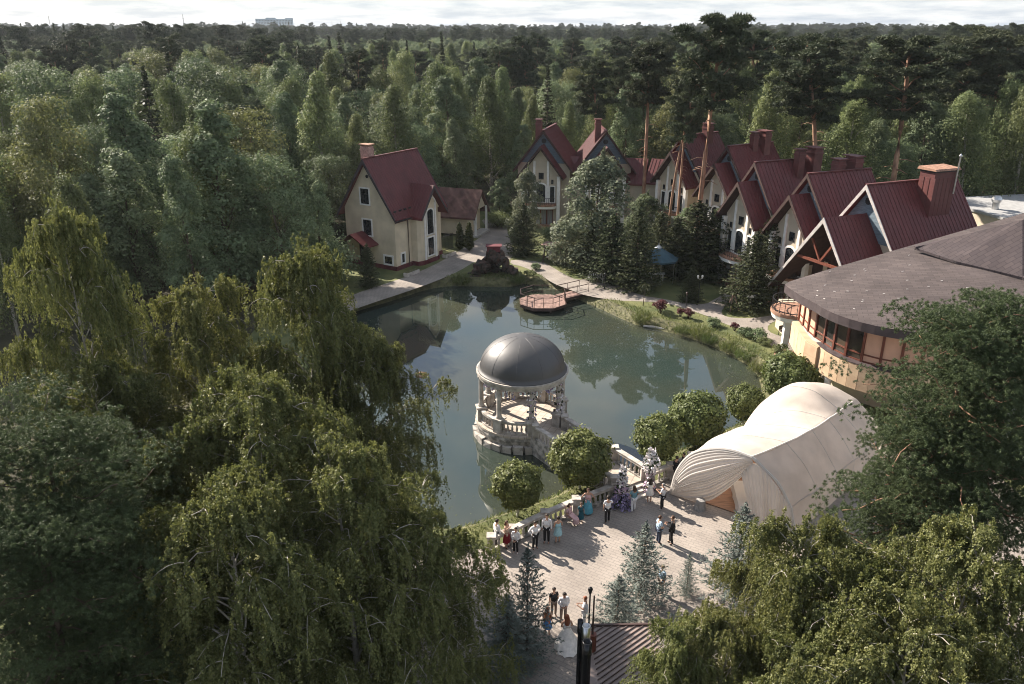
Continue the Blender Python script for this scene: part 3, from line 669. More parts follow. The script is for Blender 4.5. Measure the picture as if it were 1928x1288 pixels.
# glazing: mullions and single panes
def inset(pts, o):
    pl = [Vector(p) for p in pts]; r_ = []
    for i in range(len(pl)):
        d = (pl[min(i + 1, len(pl) - 1)] - pl[max(i - 1, 0)]).normalized(); r_.append(pl[i] + Vector((-d.y, d.x)) * o)
    return r_
def resample(pl, step):
    out = [Vector(pl[0])]; acc = 0
    for a, b in zip(pl, pl[1:]):
        a, b = Vector(a), Vector(b); L_ = (b - a).length; s = step - acc
        while s <= L_: out.append(a.lerp(b, s / L_)); s += step
        acc = (acc + L_) % step if L_ >= step - acc else acc + L_
    return out
gl = resample([Vector((22.75, 59)), Vector((22.6, 56.6)), Vector((22.7, 54.8))] + inset(arcp, .55)[1:] + inset(right, .6), 1.25)
for i, (a, b) in enumerate(zip(gl, gl[1:])):
    d = (b - a).normalized(); kind_ = 'blind' if i < 3 or 7 <= i <= 10 or i in (13, 14, 17) else 'glass2'
    bm = NB(); prism(bm, [(p.x - O.x, p.y - O.y, z) for p, z in ((a + d * .09, zB + .1), (b - d * .09, zB + .1), (b - d * .09, zT), (a + d * .09, zT))], (-d.y * .03, d.x * .03, 0))
    fin(bm, 'pane', M[kind_], t)
    fr = NB(); A = Vector((a.x - O.x, a.y - O.y, 0)); B = Vector((b.x - O.x, b.y - O.y, 0)); up = Vector((0, 0, 1))
    bar(fr, A + up * (zB + .07), A + up * zT, .2, .17, (d.x, d.y, 0)); bar(fr, A + up * (zB + .62), B + up * (zB + .62), .09, .1); bar(fr, A + up * (zB + .12), B + up * (zB + .12), .1, .1)
    fin(fr, 'mullion', M['redwood'], t)
# lower storey
bm = NB(); sweep_wall(bm, [(24.6, 60), (25.4, 54.5), (28.6, 50.8), (46, 50)], 0, zS + .04, .4); fin(bm, 'lower_wall', M['cream2'], t)
bm = NB(); bar(bm, (27.4 - O.x, 51.5 - O.y, 0), (27.4 - O.x, 51.5 - O.y, 2.6), .15); fin(bm, 'downpipe', M['rail'], t)
for x, y in ((22.7, 56.6), (23.0, 52.6), (27.0, 48.7), (34, 48.4)):
    bm = NB(); lathe(bm, [(.3, 0), (.24, .1), (.24, 2.6), (.3, 2.72)], 12); fin(bm, 'column', M['white'], t, loc=(x - O.x, y - O.y, 0))
# roof: eave curve to ridge
eo = inset([(21.9, 59.6), (21.5, 57.4), (21.55, 55.4)] + arcp[1:] + right, -.85); eo[0] = Vector((20.9, 58.0)); eo[1] = Vector((20.9, 57.0)); eo[2] = Vector((21.2, 55.0))
tops = [(21.3, 58.3, 8.02), (22.2, 58.5, 8.25), (23.5, 58.8, 8.55)]
for i in range(3, len(eo)):
    f_ = (i - 3) / (len(eo) - 4); tops.append((24.6 + (48 - 24.6) * f_, 59.1 + (68.4 - 59.1) * f_, 8.8 + 3.4 * f_))
NR = 9; rows = []
for j in range(NR + 1):
    s = j / NR; rows.append([(e.x + (tp[0] - e.x) * s - O.x, e.y + (tp[1] - e.y) * s - O.y, zE + (tp[2] - zE) * (s ** .9)) for e, tp in zip(eo, tops)])
bm = NB(); grid_surf(bm, rows)
rows_b = [[(x + 5.5 * (1 - q_ / (len(rows[-1]) - 1)), y + 3 + 6 * q_ / (len(rows[-1]) - 1), z - 5.5 if z > 9 else z - 2) for q_, (x, y, z) in enumerate(rows[-1])]]
grid_surf(bm, [rows[-1]] + rows_b)
bmesh.ops.remove_doubles(bm, verts=bm.verts, dist=.001)
rf = fin(bm, 'roof', M['shingle'], t)
bm = NB(); grid_surf(bm, [rows[0], [(x, y, z - .62) for x, y, z in rows[0]]]); grid_surf(bm, [[(x, y, z - .62) for x, y, z in rows[0]], [(x * .9 + .4, y * .9 + 1.2, z - .6) for x, y, z in rows[0]]])
fin(bm, 'fascia', M['fascia'], rf)
# loose shingle tabs lifted here and there
rs = random.Random(8); bm = NB()
for _ in range(34):
    i = rs.randrange(2, len(eo) - 2); j = rs.random() * .9; e, tp = eo[i], tops[i]; e2, t2 = eo[i + 1], tops[i + 1]; q = rs.random()
    a = Vector((e.x + (tp[0] - e.x) * j, e.y + (tp[1] - e.y) * j, zE + (tp[2] - zE) * j ** .9)); b2 = Vector((e2.x + (t2[0] - e2.x) * j, e2.y + (t2[1] - e2.y) * j, zE + (t2[2] - zE) * j ** .9))
    p = a.lerp(b2, q) - O; d = (b2 - a).normalized()
    prism(bm, [p + Vector((0, 0, .03)), p + d * .14 + Vector((0, 0, .03)), p + d * .14 + Vector((.0, .04, .05)), p + Vector((.0, .05, .05))], (0, 0, .015))
fin(bm, 'lifted_tab', M['barge'], rf, kind='stuff')
# second roof plane at the upper right
up_ = [G(1722, 466, 10.15), G(1800, 492, 9.9), G(1925, 522, 9.6), G(2060, 560, 9.4), G(2060, 395, 13.2), G(1925, 414, 12.7)]
bm = NB(); prism(bm, [p - O for p in up_], (0, 0, -.18)); ur = fin(bm, 'upper_roof', M['shingle_shaded'], t)
hl = NB(); bar(hl, up_[0] - O + Vector((0, 0, .05)), up_[4] - O + Vector((0, 0, .05)), .35, .1); fin(hl, 'ridge_cap', M['shingle_shaded'], ur)
# rounded side balcony and porch
bc = Vector((24.6, 65.0, 0)) - O
bm = NB(); lathe(bm, [(1.9, 2.75), (2.0, 3.1), (2.0, 3.15)], 20, bc); sb = fin(bm, 'side_balcony', M['white'], t)
bm = NB(); lathe(bm, [(2.04, 3.155), (2.04, 3.45)], 20, bc); fin(bm, 'tile_band', M['terracotta'], sb)
bm = NB()
for i in range(24):
    a, b2 = 2 * math.pi * i / 24, 2 * math.pi * (i + 1) / 24
    pa, pb = bc + Vector((1.95 * math.cos(a), 1.95 * math.sin(a), 0)), bc + Vector((1.95 * math.cos(b2), 1.95 * math.sin(b2), 0))
    for z in (3.6, 4.4): bar(bm, pa + Vector((0, 0, z)), pb + Vector((0, 0, z)), .06)
    bar(bm, pa + Vector((0, 0, 3.45)), pa + Vector((0, 0, 4.4)), .04, up=(1, 0, 0))
fin(bm, 'railing', M['iron'], sb)
for dx, dy in ((-.9, -1.0), (.5, -1.4)):
    bm = NB(); box(bm, -.25, .25, -.25, .25, 0, 2.75); fin(bm, 'porch_column', M['white'], t, loc=(bc.x + dx, bc.y + dy, 0))
bm = NB(); box(bm, bc.x + .2, bc.x + 5, bc.y, bc.y + 5, 0, 2.74); fin(bm, 'porch_wall', M['cream2'], t)
window_part(t, 1.0, 2.2, (bc.x + .2, bc.y + .9, .2), R(-90), muntin=1, trim='redwood', name='door')
for i in range(3):
    bm = NB(); box(bm, -1.3, 1.3, -.35 * i - .35, -.35 * i, 0, .45 - .13 * i); fin(bm, 'step', M['terracotta'], t, loc=(bc.x - .6, bc.y - 2.1, 0), rot=(0, 0, R(-28)))
# flat roofed block behind with a vent
p = at_depth(1905, 92); t = empty('flat_roofed_block', (p.x, p.y, 0), R(12)); tag(t, 'pale flat roofed block behind the restaurant roof with a metal vent', 'building')
bm = NB(); box(bm, -4.6, 14, -2, 9, 0, 5.9); fin(bm, 'wall', M['cream2'], t)
bm = NB(); box(bm, -4.8, 14.2, -2.2, 9.2, 5.9, 6.2); fin(bm, 'roof', M['greywall'], t)
bm = NB(); lathe(bm, [(.4, 6.21), (.4, 7.0), (.5, 7.05), (.6, 7.35), (.48, 7.65), (.2, 7.8)], 12, (-2.2, 2, 0)); fin(bm, 'roof_vent', M['steel'], t)

# ------------------------------------------------------------ pavilion in the pond
GC = Vector((.72, 50.6, 0)); BD = Vector((.563, -.827, 0)).normalized(); A0 = math.atan2(BD.y, BD.x)
t = empty('pavilion', (GC.x, GC.y, 0)); tag(t, 'round stone pavilion with a dark grey dome standing in the pond', 'pavilion')
bm = NB(); lathe(bm, [(3.1, -1.6), (3.25, -.3), (3.35, .1), (3.3, .3)], 16, a0=A0 + R(11.25)); fin(bm, 'base', M['stone_dirty'], t)
bm = NB(); lathe(bm, [(3.32, .302), (3.32, .45)], 32); fin(bm, 'floor', M['stone_floor'], t)
rs = random.Random(4)
for i in range(26):                                            # rough facing stones round the base
    a = A0 + R(14 + i * 333 / 25); bm = NB(); w = rs.uniform(.32, .4); box(bm, -w, w, -.12, .14 + rs.uniform(0, .1), rs.uniform(-1.0, -.8), rs.uniform(-.42, -.2))
    for v in bm.verts: v.co += Vector((rs.uniform(-.04, .04), rs.uniform(-.03, .03), rs.uniform(-.05, .05)))
    fin(bm, 'facing_stone', M['stone_dirty'], t, loc=(3.28 * math.cos(a), 3.28 * math.sin(a), 0), rot=(0, 0, a - math.pi / 2))
CR = 2.93; colp = []
for i in range(8):
    a = A0 + R(22.5 + 45 * i); x, y = CR * math.cos(a), CR * math.sin(a); colp.append((x, y))
    bm = NB(); box(bm, -.3, .3, -.3, .3, .45, 1.38); box(bm, -.37, .37, -.37, .37, 1.38, 1.5); p_ = fin(bm, 'pedestal', M['stone'], t, loc=(x, y, 0), rot=(0, 0, a))
    bm = NB(); lathe(bm, [(.23, 0), (.23, .1), (.19, .18), (.175, .3), (.155, 2.05), (.19, 2.12), (.24, 2.2), (.24, 2.3)], 12); fin(bm, 'column', M['stone'], p_, smooth=False, loc=(0, 0, 1.5))
for i in range(7):
    a, b2 = Vector((*colp[i], 0)), Vector((*colp[i + 1], 0)); m_ = (a + b2) / 2; m_ = m_.normalized() * (CR * .995)
    pts = [a + (m_ - a).normalized() * .3, m_, b2 + (m_ - b2).normalized() * .3]
    rl, pl_ = NB(), NB()
    cur = [a.slerp(b2, s).normalized() * CR if False else (a.lerp(b2, s)).normalized() * CR for s in np.linspace(.13, .87, 7)]
    for u_, v_ in zip(cur, cur[1:]):
        bar(rl, u_ + Vector((0, 0, 1.28)), v_ + Vector((0, 0, 1.28)), .28, .17); bar(pl_, u_ + Vector((0, 0, .52)), v_ + Vector((0, 0, .52)), .28, .13)
    fin(rl, 'handrail', M['stone'], t); fin(pl_, 'plinth', M['stone'], t)
    for s in np.linspace(.17, .83, 6):
        c_ = (a.lerp(b2, float(s))).normalized() * CR; link('baluster', BAL, t, (c_.x, c_.y, .58), (0, 0, 0), (1.05, 1.05, .98))
bm = NB(); lathe(bm, [(2.55, 3.7), (3.1, 3.7), (3.13, 3.96), (3.22, 4.0), (3.22, 4.14), (2.55, 4.14)], 48, capped=False); fin(bm, 'entablature', M['stone'], t, smooth=False)
prof = [(3.12, 4.145), (3.1, 4.2), (2.99, 4.24)] + [(2.96 * math.cos(R(q)), 4.24 + 2.28 * math.sin(R(q))) for q in range(6, 90, 7)] + [(.03, 6.52)]
bm = NB(); lathe(bm, prof, 48, capped=True); dm = fin(bm, 'dome', M['dome'], t, smooth=True)
for i in range(10):
    a = R(36 * i + 9); bm = NB(); tube(bm, [(2.963 * math.cos(R(q)) * math.cos(a), 2.963 * math.cos(R(q)) * math.sin(a), 4.242 + 2.282 * math.sin(R(q))) for q in range(2, 90, 8)], .008, 4); fin(bm, 'sheet_seam', M['dome'], dm)
bm = NB(); lathe(bm, [(2.9, 4.1), (2.6, 5.2), (1.6, 6.0), (.03, 6.3)], 24, capped=False); fin(bm, 'ceiling', M['cream2'], t)
# hanging blossom garland and dressed columns
def blossoms(pts, size, seed=1):
    rs = np.random.default_rng(seed); bm = NB()
    for p in pts:
        p = Vector(p); s = size * (0.7 + .6 * rs.random()); ax = Vector(rs.normal(size=3)).normalized(); u = ax.orthogonal().normalized(); w = ax.cross(u)
        vs = [bm.verts.new(p + (u * math.cos(q) + w * math.sin(q)) * s + ax * s * .35) for q in np.linspace(0, 2 * math.pi, 6)[:-1]]; c_ = bm.verts.new(p - ax * s * .15)
        for i in range(5): bm.faces.new([vs[i], vs[(i + 1) % 5], c_])
    return bm
rs = random.Random(2); gr = {'flower_purple': [], 'flower_white': [], 'flower_pink': [], 'foliage_dark': []}
for i in range(150):
    a = 2 * math.pi * i / 150; h = rs.choice((.25, .5, .8)) * rs.uniform(.7, 1.2); key = rs.choice(('flower_purple', 'flower_white', 'flower_pink', 'flower_pink'))
    for q in range(int(h * 12)): gr[key].append((2.72 * math.cos(a) + rs.uniform(-.06, .06), 2.72 * math.sin(a) + rs.uniform(-.06, .06), 3.74 - q / 12 + rs.uniform(-.03, .03)))
    for q in range(2): gr['foliage_dark'].append((2.72 * math.cos(a) + rs.uniform(-.12, .12), 2.72 * math.sin(a) + rs.uniform(-.12, .12), 3.7 + rs.uniform(-.12, .06)))
for i in (0, 7):
    x, y = colp[i]
    for q in range(150):
        z = 1.45 + 2.3 * q / 150; a = q * .21 + rs.uniform(-.4, .4); rr_ = .24 + rs.uniform(0, .07)
        gr[rs.choice(('flower_white', 'flower_white', 'flower_pink', 'foliage_dark', 'foliage_dark'))].append((x + rr_ * math.cos(a), y + rr_ * math.sin(a), z))
for key, pts in gr.items(): fin(blossoms(pts, .07), 'garland', M[key], t, kind='stuff')

# footbridge and its balustrades
BE = Vector((7.05, 41.3, 0)); t = empty('footbridge', (GC.x, GC.y, 0)); tag(t, 'stone footbridge with balustrades from the plaza to the pavilion', 'bridge')
bd = (BE - GC); blen = bd.length; bd.normalize(); bs = Vector((-bd.y, bd.x, 0)); hw_ = 1.2
bm = NB(); p0 = bd * 2.7; p1 = bd * blen
prism(bm, [p0 + bs * hw_ + Vector((0, 0, .44)), p0 - bs * hw_ + Vector((0, 0, .44)), p1 - bs * hw_ + Vector((0, 0, .44)), p1 + bs * hw_ + Vector((0, 0, .44))], (0, 0, -.2)); fin(bm, 'deck', M['stone_floor'], t)
for s in (-1, 1):
    bm = NB(); bar(bm, p0 + bs * s * (hw_ + .02) + Vector((0, 0, -.2)), p1 + bs * s * (hw_ + .02) + Vector((0, 0, -.2)), .35, 1.2); fin(bm, 'side_wall', M['stone_dirty'], t)
    bal_run(t, [p0 + bs * s * (hw_ + .02) + bd * .6, p0.lerp(p1, .36) + bs * s * (hw_ + .02), p0.lerp(p1, .68) + bs * s * (hw_ + .02), p1 + bs * s * (hw_ + .02)], .4)
for i in range(3):
    bm = NB(); a = p1 + bd * (.34 * i + .02); prism(bm, [a + bs * 1.15 + Vector((0, 0, 0)), a - bs * 1.15, a - bs * 1.15 + bd * .34, a + bs * 1.15 + bd * .34], (0, 0, .34 - .11 * i)); fin(bm, 'step', M['stone'], t)
for nm, pts, lab in (('balustrade', balL, 'stone balustrade along the plaza edge left of the footbridge'), ('balustrade', balR, 'stone balustrade along the plaza edge right of the footbridge behind the tent')):
    o = pts[0]; t = empty(nm, (o.x, o.y, 0)); tag(t, lab, 'balustrade', 'plaza balustrades')
    loc = [Vector((p.x - o.x, p.y - o.y, 0)) for p in pts]; dense = []
    for a, b2 in zip(loc, loc[1:]):
        dense += [a, (a + b2) / 2] if (b2 - a).length > 3.2 else [a]
    bal_run(t, dense + [loc[-1]], .02)

# ------------------------------------------------------------ timber viewing deck
c_ = G(1022, 567, -.15); t = empty('viewing_deck', (c_.x, c_.y, 0)); tag(t, 'octagonal timber viewing deck with thin brown railings on the pond', 'deck')
oc = [Vector((2.55 * math.cos(R(22.5 + 45 * i)), 2.4 * math.sin(R(22.5 + 45 * i)), 0)) for i in range(8)]
bm = NB(); prism(bm, [p + Vector((0, 0, -.5)) for p in oc], (0, 0, .3)); fin(bm, 'frame', M['rail'], t)
q_ = G(1100, 546); g2 = Vector((q_.x - c_.x, q_.y - c_.y, 0)); gd = g2.normalized(); gs = Vector((-gd.y, gd.x, 0))
for i in range(34):
    x = -2.32 + i * .1405; hh_ = 2.25 if abs(x) < 1.0 else 2.25 - (abs(x) - 1.0) * .95
    bm = NB(); box(bm, x - .064, x + .064, -hh_, hh_, -.19, -.15 - .008 * (i % 3 == 0)); fin(bm, 'board', M['deckwood'], t)
gl_ = g2.length; n_ = int((gl_ - 2.2) / .15)
for i in range(n_):
    a = gd * (2.3 + i * .15); bm = NB(); prism(bm, [a + gs * .8 + Vector((0, 0, -.14)), a - gs * .8 + Vector((0, 0, -.14)), a - gs * .8 + gd * .137 + Vector((0, 0, -.14)), a + gs * .8 + gd * .137 + Vector((0, 0, -.14))], (0, 0, .05)); fin(bm, 'board', M['deckwood'], t)
bm = NB()
for s in (-1, 1): bar(bm, gd * 2.2 + gs * s * .7 + Vector((0, 0, -.3)), gd * gl_ + gs * s * .7 + Vector((0, 0, -.2)), .12, .24)
fin(bm, 'beam', M['rail'], t)
rp = [p * .97 for p in oc]; gap = max(range(8), key=lambda i: ((rp[i] + rp[(i + 1) % 8]) / 2).normalized().dot(gd))
segs = [(rp[i], rp[(i + 1) % 8]) for i in range(8) if i != gap] + [(rp[gap] if (rp[gap] - rp[gap]).length else gd * 2.3 + gs * s * .78, gd * gl_ + gs * s * .78) for s in ()]
segs += [(gd * 2.35 + gs * s * .78, gd * gl_ * .99 + gs * s * .78) for s in (-1, 1)]
for a, b2 in segs:
    bm = NB()
    for z in (.9, .35): bar(bm, a + Vector((0, 0, z)), b2 + Vector((0, 0, z)), .06 if z > .5 else .03)
    n_ = 2 if (b2 - a).length > 1.2 else 1
    for i in range(n_ + 1): p = a.lerp(b2, i / n_); bar(bm, p + Vector((0, 0, -.2)), p + Vector((0, 0, .92)), .05, up=(1, 0, 0))
    fin(bm, 'railing', M['rail'], t)
for p in rp[::2]:
    bm = NB(); tube(bm, [p * .8 + Vector((0, 0, -1.8)), p * .8 + Vector((0, 0, -.45))], .1, 6); fin(bm, 'pile', M['rail'], t)

# ------------------------------------------------------------ waterfall rockery
def rock_mesh(seed, s=1.0):
    rs = random.Random(seed); bm = NB(); bmesh.ops.create_icosphere(bm, subdivisions=2, radius=s)
    ph = [rs.uniform(0, 6) for _ in range(6)]
    for v in bm.verts:
        n_ = v.co.normalized(); k_ = 1 + .22 * math.sin(3 * n_.x + ph[0]) + .2 * math.sin(4 * n_.y + ph[1]) + .15 * math.sin(5 * n_.z + ph[2]) + rs.uniform(-.06, .06); v.co *= k_; v.co.z *= .75
    me = bpy.data.meshes.new('rock'); bm.to_mesh(me); bm.free(); me.materials.append(M['rock']); return me
RK = [rock_mesh(i) for i in range(4)]
p = G(930, 522, -.2); t = empty('waterfall_rockery', (p.x, p.y + .6, -.6)); tag(t, 'dark rust coloured rock waterfall mound at the far bank', 'rockery'); rs = random.Random(11)
for i in range(34):
    f_ = (i / 34) ** .8; z = 3.2 * f_; rad = (1 - f_) * 2.1 + .2; a = rs.uniform(0, 6.28); s = rs.uniform(.55, 1.0) * (1 - .35 * f_)
    link('rock', RK[i % 4], t, (rad * math.cos(a) * 1.15, rad * math.sin(a) * .8, z), (rs.uniform(0, 6), rs.uniform(0, 6), rs.uniform(0, 6)), (s, s, s))
bm = NB(); box(bm, -.75, .75, -.5, .5, 3.3, 3.9); box(bm, -.9, .9, -.6, .6, 3.9, 4.0); fin(bm, 'timber_cap', M['plinth'], t)
# ------------------------------------------------------------ plants: prototype meshes
def nrm(a): return a / np.maximum(np.linalg.norm(a, axis=-1, keepdims=True), 1e-9)
def leaf_quads(c, n, size, asp, tang, rg, jit=0.0):
    n = nrm(n); t_ = tang - n * (tang * n).sum(-1, keepdims=True); t_ = nrm(t_); b_ = np.cross(n, t_)
    s = (size / 2)[:, None]; a = asp if np.ndim(asp) == 0 else asp[:, None]
    v = np.stack([c - t_ * s, c + b_ * s * a - t_ * s * .15, c + t_ * s, c - b_ * s * a - t_ * s * .15], 1)
    return v.reshape(-1, 3)
def quad_mesh(name, V, tint, m):
    nq = len(V) // 4; me = bpy.data.meshes.new(name)
    me.vertices.add(len(V)); me.vertices.foreach_set('co', V.astype(np.float32).ravel())
    me.loops.add(nq * 4); me.loops.foreach_set('vertex_index', np.arange(nq * 4, dtype=np.int32))
    me.polygons.add(nq); me.polygons.foreach_set('loop_start', np.arange(0, nq * 4, 4, dtype=np.int32)); me.polygons.foreach_set('loop_total', np.full(nq, 4, dtype=np.int32))
    at = me.attributes.new('tint', 'FLOAT', 'FACE'); at.data.foreach_set('value', np.clip(tint, 0, 1).astype(np.float32))
    me.materials.append(m); me.update(); return me
def tubes_mesh(name, lst, m, n=6):
    bm = NB()
    for pts, rad in lst: tube(bm, pts, rad, n)
    me = bpy.data.meshes.new(name); bm.to_mesh(me); bm.free(); me.materials.append(m); me.polygons.foreach_set('use_smooth', [True] * len(me.polygons)); return me
def rdir(rg, n): return nrm(rg.normal(size=(n, 3)))

def broadleaf(seed, H, Rm, ncl, nl, leaf, m, bark, z0=.15, spire=.8, droop=0.0, zs=1.0, wid=.62, dome=False):
    rg = np.random.default_rng(seed); Vs, Ts = [], []; limbs = []
    bend = rg.normal(size=2) * .03 * H
    def axis(h): return np.array([bend[0] * h * h, bend[1] * h * h, h * H])
    for i in range(ncl):
        tt = (i + rg.random()) / ncl; tt = tt ** .85
        prof = ((1 - tt) ** spire) * min(1, tt * 3.5 + .45)
        if dome: prof = math.sqrt(max(.06, 1 - ((tt - .42) / .66) ** 2))
        a = i * 2.4 + rg.normal() * .5; rr = Rm * prof * (.3 + .65 * math.sqrt(rg.random())) * rg.uniform(.75, 1.2)
        c = axis(z0 + (1 - z0) * tt) + np.array([rr * math.cos(a), rr * math.sin(a), rg.normal() * .3])
        rc = Rm * (.27 + .22 * rg.random()) * ((.42 + .58 * (1 - tt) ** .6) if not dome else (.7 + .3 * prof))
        k = int(nl * rg.uniform(.6, 1.3)); d = rdir(rg, k); d[:, 2] = np.where(d[:, 2] < -.35, -d[:, 2] * .6, d[:, 2]); d = nrm(d)
        lump = 1 + .22 * np.sin(d[:, 0] * 5 + i) * np.sin(d[:, 1] * 5 + i * 2)
        p = c + d * (rc * lump * (.6 + .45 * rg.random(k) ** .6))[:, None] * np.array([1, 1, zs])
        if droop: p[:, 2] -= droop * rg.random(k) ** 2 * rc * 1.6
        nn = d * 1.1 + rg.normal(size=(k, 3)) * .5 + np.array([0, 0, .4 if not droop else .2])
        tg = rg.normal(size=(k, 3)) + np.array([0, 0, -1.6 if droop else -.3])
        Vs.append(leaf_quads(p, nn, leaf * rg.uniform(.65, 1.35, k), wid, tg, rg)); Ts.append(np.full(k, rg.uniform(.15, .55)) + rg.random(k) * .45)
        if i % 3 == 0 and tt < .9: limbs.append(([axis(max(.1, (z0 + (1 - z0) * tt) - .14)), axis(z0 + (1 - z0) * tt) * .5 + c * .5 - np.array([0, 0, .3]), c], [.015 * H * .4 * (1 - tt) + .02, .03, .015]))
    # leading shoots
    ns = 7
    for i in range(ns):
        a = rg.random() * 6.28; tt = rg.uniform(.55, 1.0); b0 = axis(z0 + (1 - z0) * tt * .97) + np.array([math.cos(a), math.sin(a), 0]) * Rm * (1 - tt) * .8
        k = int(nl * .35); u = rg.random(k); L_ = Rm * rg.uniform(.3, .6)
        p = b0 + np.outer(u, [0, 0, L_]) + rg.normal(size=(k, 3)) * (.16 * Rm * .4 * (1.1 - u))[:, None]
        if droop: p[:, 2] -= .3 * L_
        Vs.append(leaf_quads(p, rg.normal(size=(k, 3)) + [0, 0, .3], leaf * rg.uniform(.6, 1.1, k), wid, rg.normal(size=(k, 3)), rg)); Ts.append(.45 + .5 * rg.random(k))
    crown = quad_mesh('crown', np.concatenate(Vs), np.concatenate(Ts), M[m])
    trunk = tubes_mesh('trunk', [([axis(h) for h in np.linspace(0, .96, 7)], [.014 * H * (1 - .93 * h) for h in np.linspace(0, 1, 7)])] + limbs, M[bark])
    return trunk, crown

def weeping(seed, H, Rm, nstrand, per, leaf, m='leaf_weep'):
    rg = np.random.default_rng(seed); limbs = []; anchors = []
    bend = rg.normal(size=2) * .05 * H
    def axis(h): return np.array([bend[0] * h * h + .12 * math.sin(h * 7), bend[1] * h * h, h * H * .97])
    nlimb = 46
    for i in range(nlimb):
        tt = (i + rg.random()) / nlimb; h = .14 + .84 * tt
        L_ = Rm * (math.sqrt(max(.07, 1 - ((tt - .3) / .74) ** 2)) * rg.uniform(.6, 1.12)); a = i * 2.4 + rg.normal() * .4
        d = np.array([math.cos(a), math.sin(a), 0]); rise = rg.uniform(.35, .8) + .35 * tt
        pts = [axis(h) + d * L_ * s + np.array([0, 0, L_ * (rise * 1.5 * s - rise * 1.15 * s * s)]) + rg.normal(size=3) * .06 for s in np.linspace(0, 1, 8)]
        limbs.append((pts, list(np.linspace(.016 * H * (1 - tt * .75) * .32, .012, 8))))
        for q, p in enumerate(pts[2:]): anchors.append((p, d, .5 + .12 * q, tt))
        for j in range(4):
            k0 = rg.integers(2, 7); a2 = a + rg.choice((-1, 1)) * rg.uniform(.4, 1.2); d2 = np.array([math.cos(a2), math.sin(a2), 0]); L2 = L_ * rg.uniform(.22, .45)
            p2 = [pts[k0] + d2 * L2 * s + np.array([0, 0, L2 * (.6 * s - .75 * s * s)]) for s in np.linspace(0, 1, 5)]
            limbs.append((p2, [.022, .018, .014, .01, .006])); anchors += [(p, d2, .9, tt) for p in p2[1:]]
    for s in range(6):                                          # upright leader
        p = axis(.95 + .01 * s); anchors.append((p + [0, 0, .18 * s], rdir(rg, 1)[0], .5, 1))
    idx = rg.integers(0, len(anchors), nstrand); Vs, Ts = [], []
    ap = np.array([anchors[i][0] for i in idx]) + rg.normal(size=(nstrand, 3)) * [.22, .22, .16]
    ad_ = np.array([anchors[i][1] for i in idx]); at_ = np.array([anchors[i][3] for i in idx])
    Ls = rg.uniform(.5, 2.3, nstrand) * (1.05 - .55 * at_); az = rg.random(nstrand) * 6.28
    od = nrm(ad_ * 1.0 + np.stack([np.cos(az), np.sin(az), 0 * az], 1) * .8)
    tint0 = rg.uniform(.05, .55, nstrand)
    u = rg.random((nstrand, per))
    P = ap[:, None, :] + od[:, None, :] * (Ls[:, None] * .3 * np.sqrt(u))[..., None]
    P[..., 2] += Ls[:, None] * (.16 * np.sin(np.minimum(u * 4, 3.14)) - u ** 1.25)
    P += rg.normal(size=P.shape) * .045; P = P.reshape(-1, 3); k = len(P)
    nn = rg.normal(size=(k, 3)) * .6 + np.repeat(od, per, 0) * .8 + [0, 0, .3]
    tg = rg.normal(size=(k, 3)) * .55 + [0, 0, -1.0]
    tint = np.repeat(tint0, per) + .4 * rg.random(k); tint = np.where(rg.random(k) < .02, 1.0, tint)
    crown = quad_mesh('crown', leaf_quads(P, nn, leaf * rg.uniform(.7, 1.3, k), .68, tg, rg), tint, M[m])
    trunk = tubes_mesh('trunk', [([axis(h) for h in np.linspace(0, 1, 9)], [.0145 * H * (1 - .95 * h) for h in np.linspace(0, 1, 9)])] + limbs, M['bark_birch'], 5)
    return trunk, crown

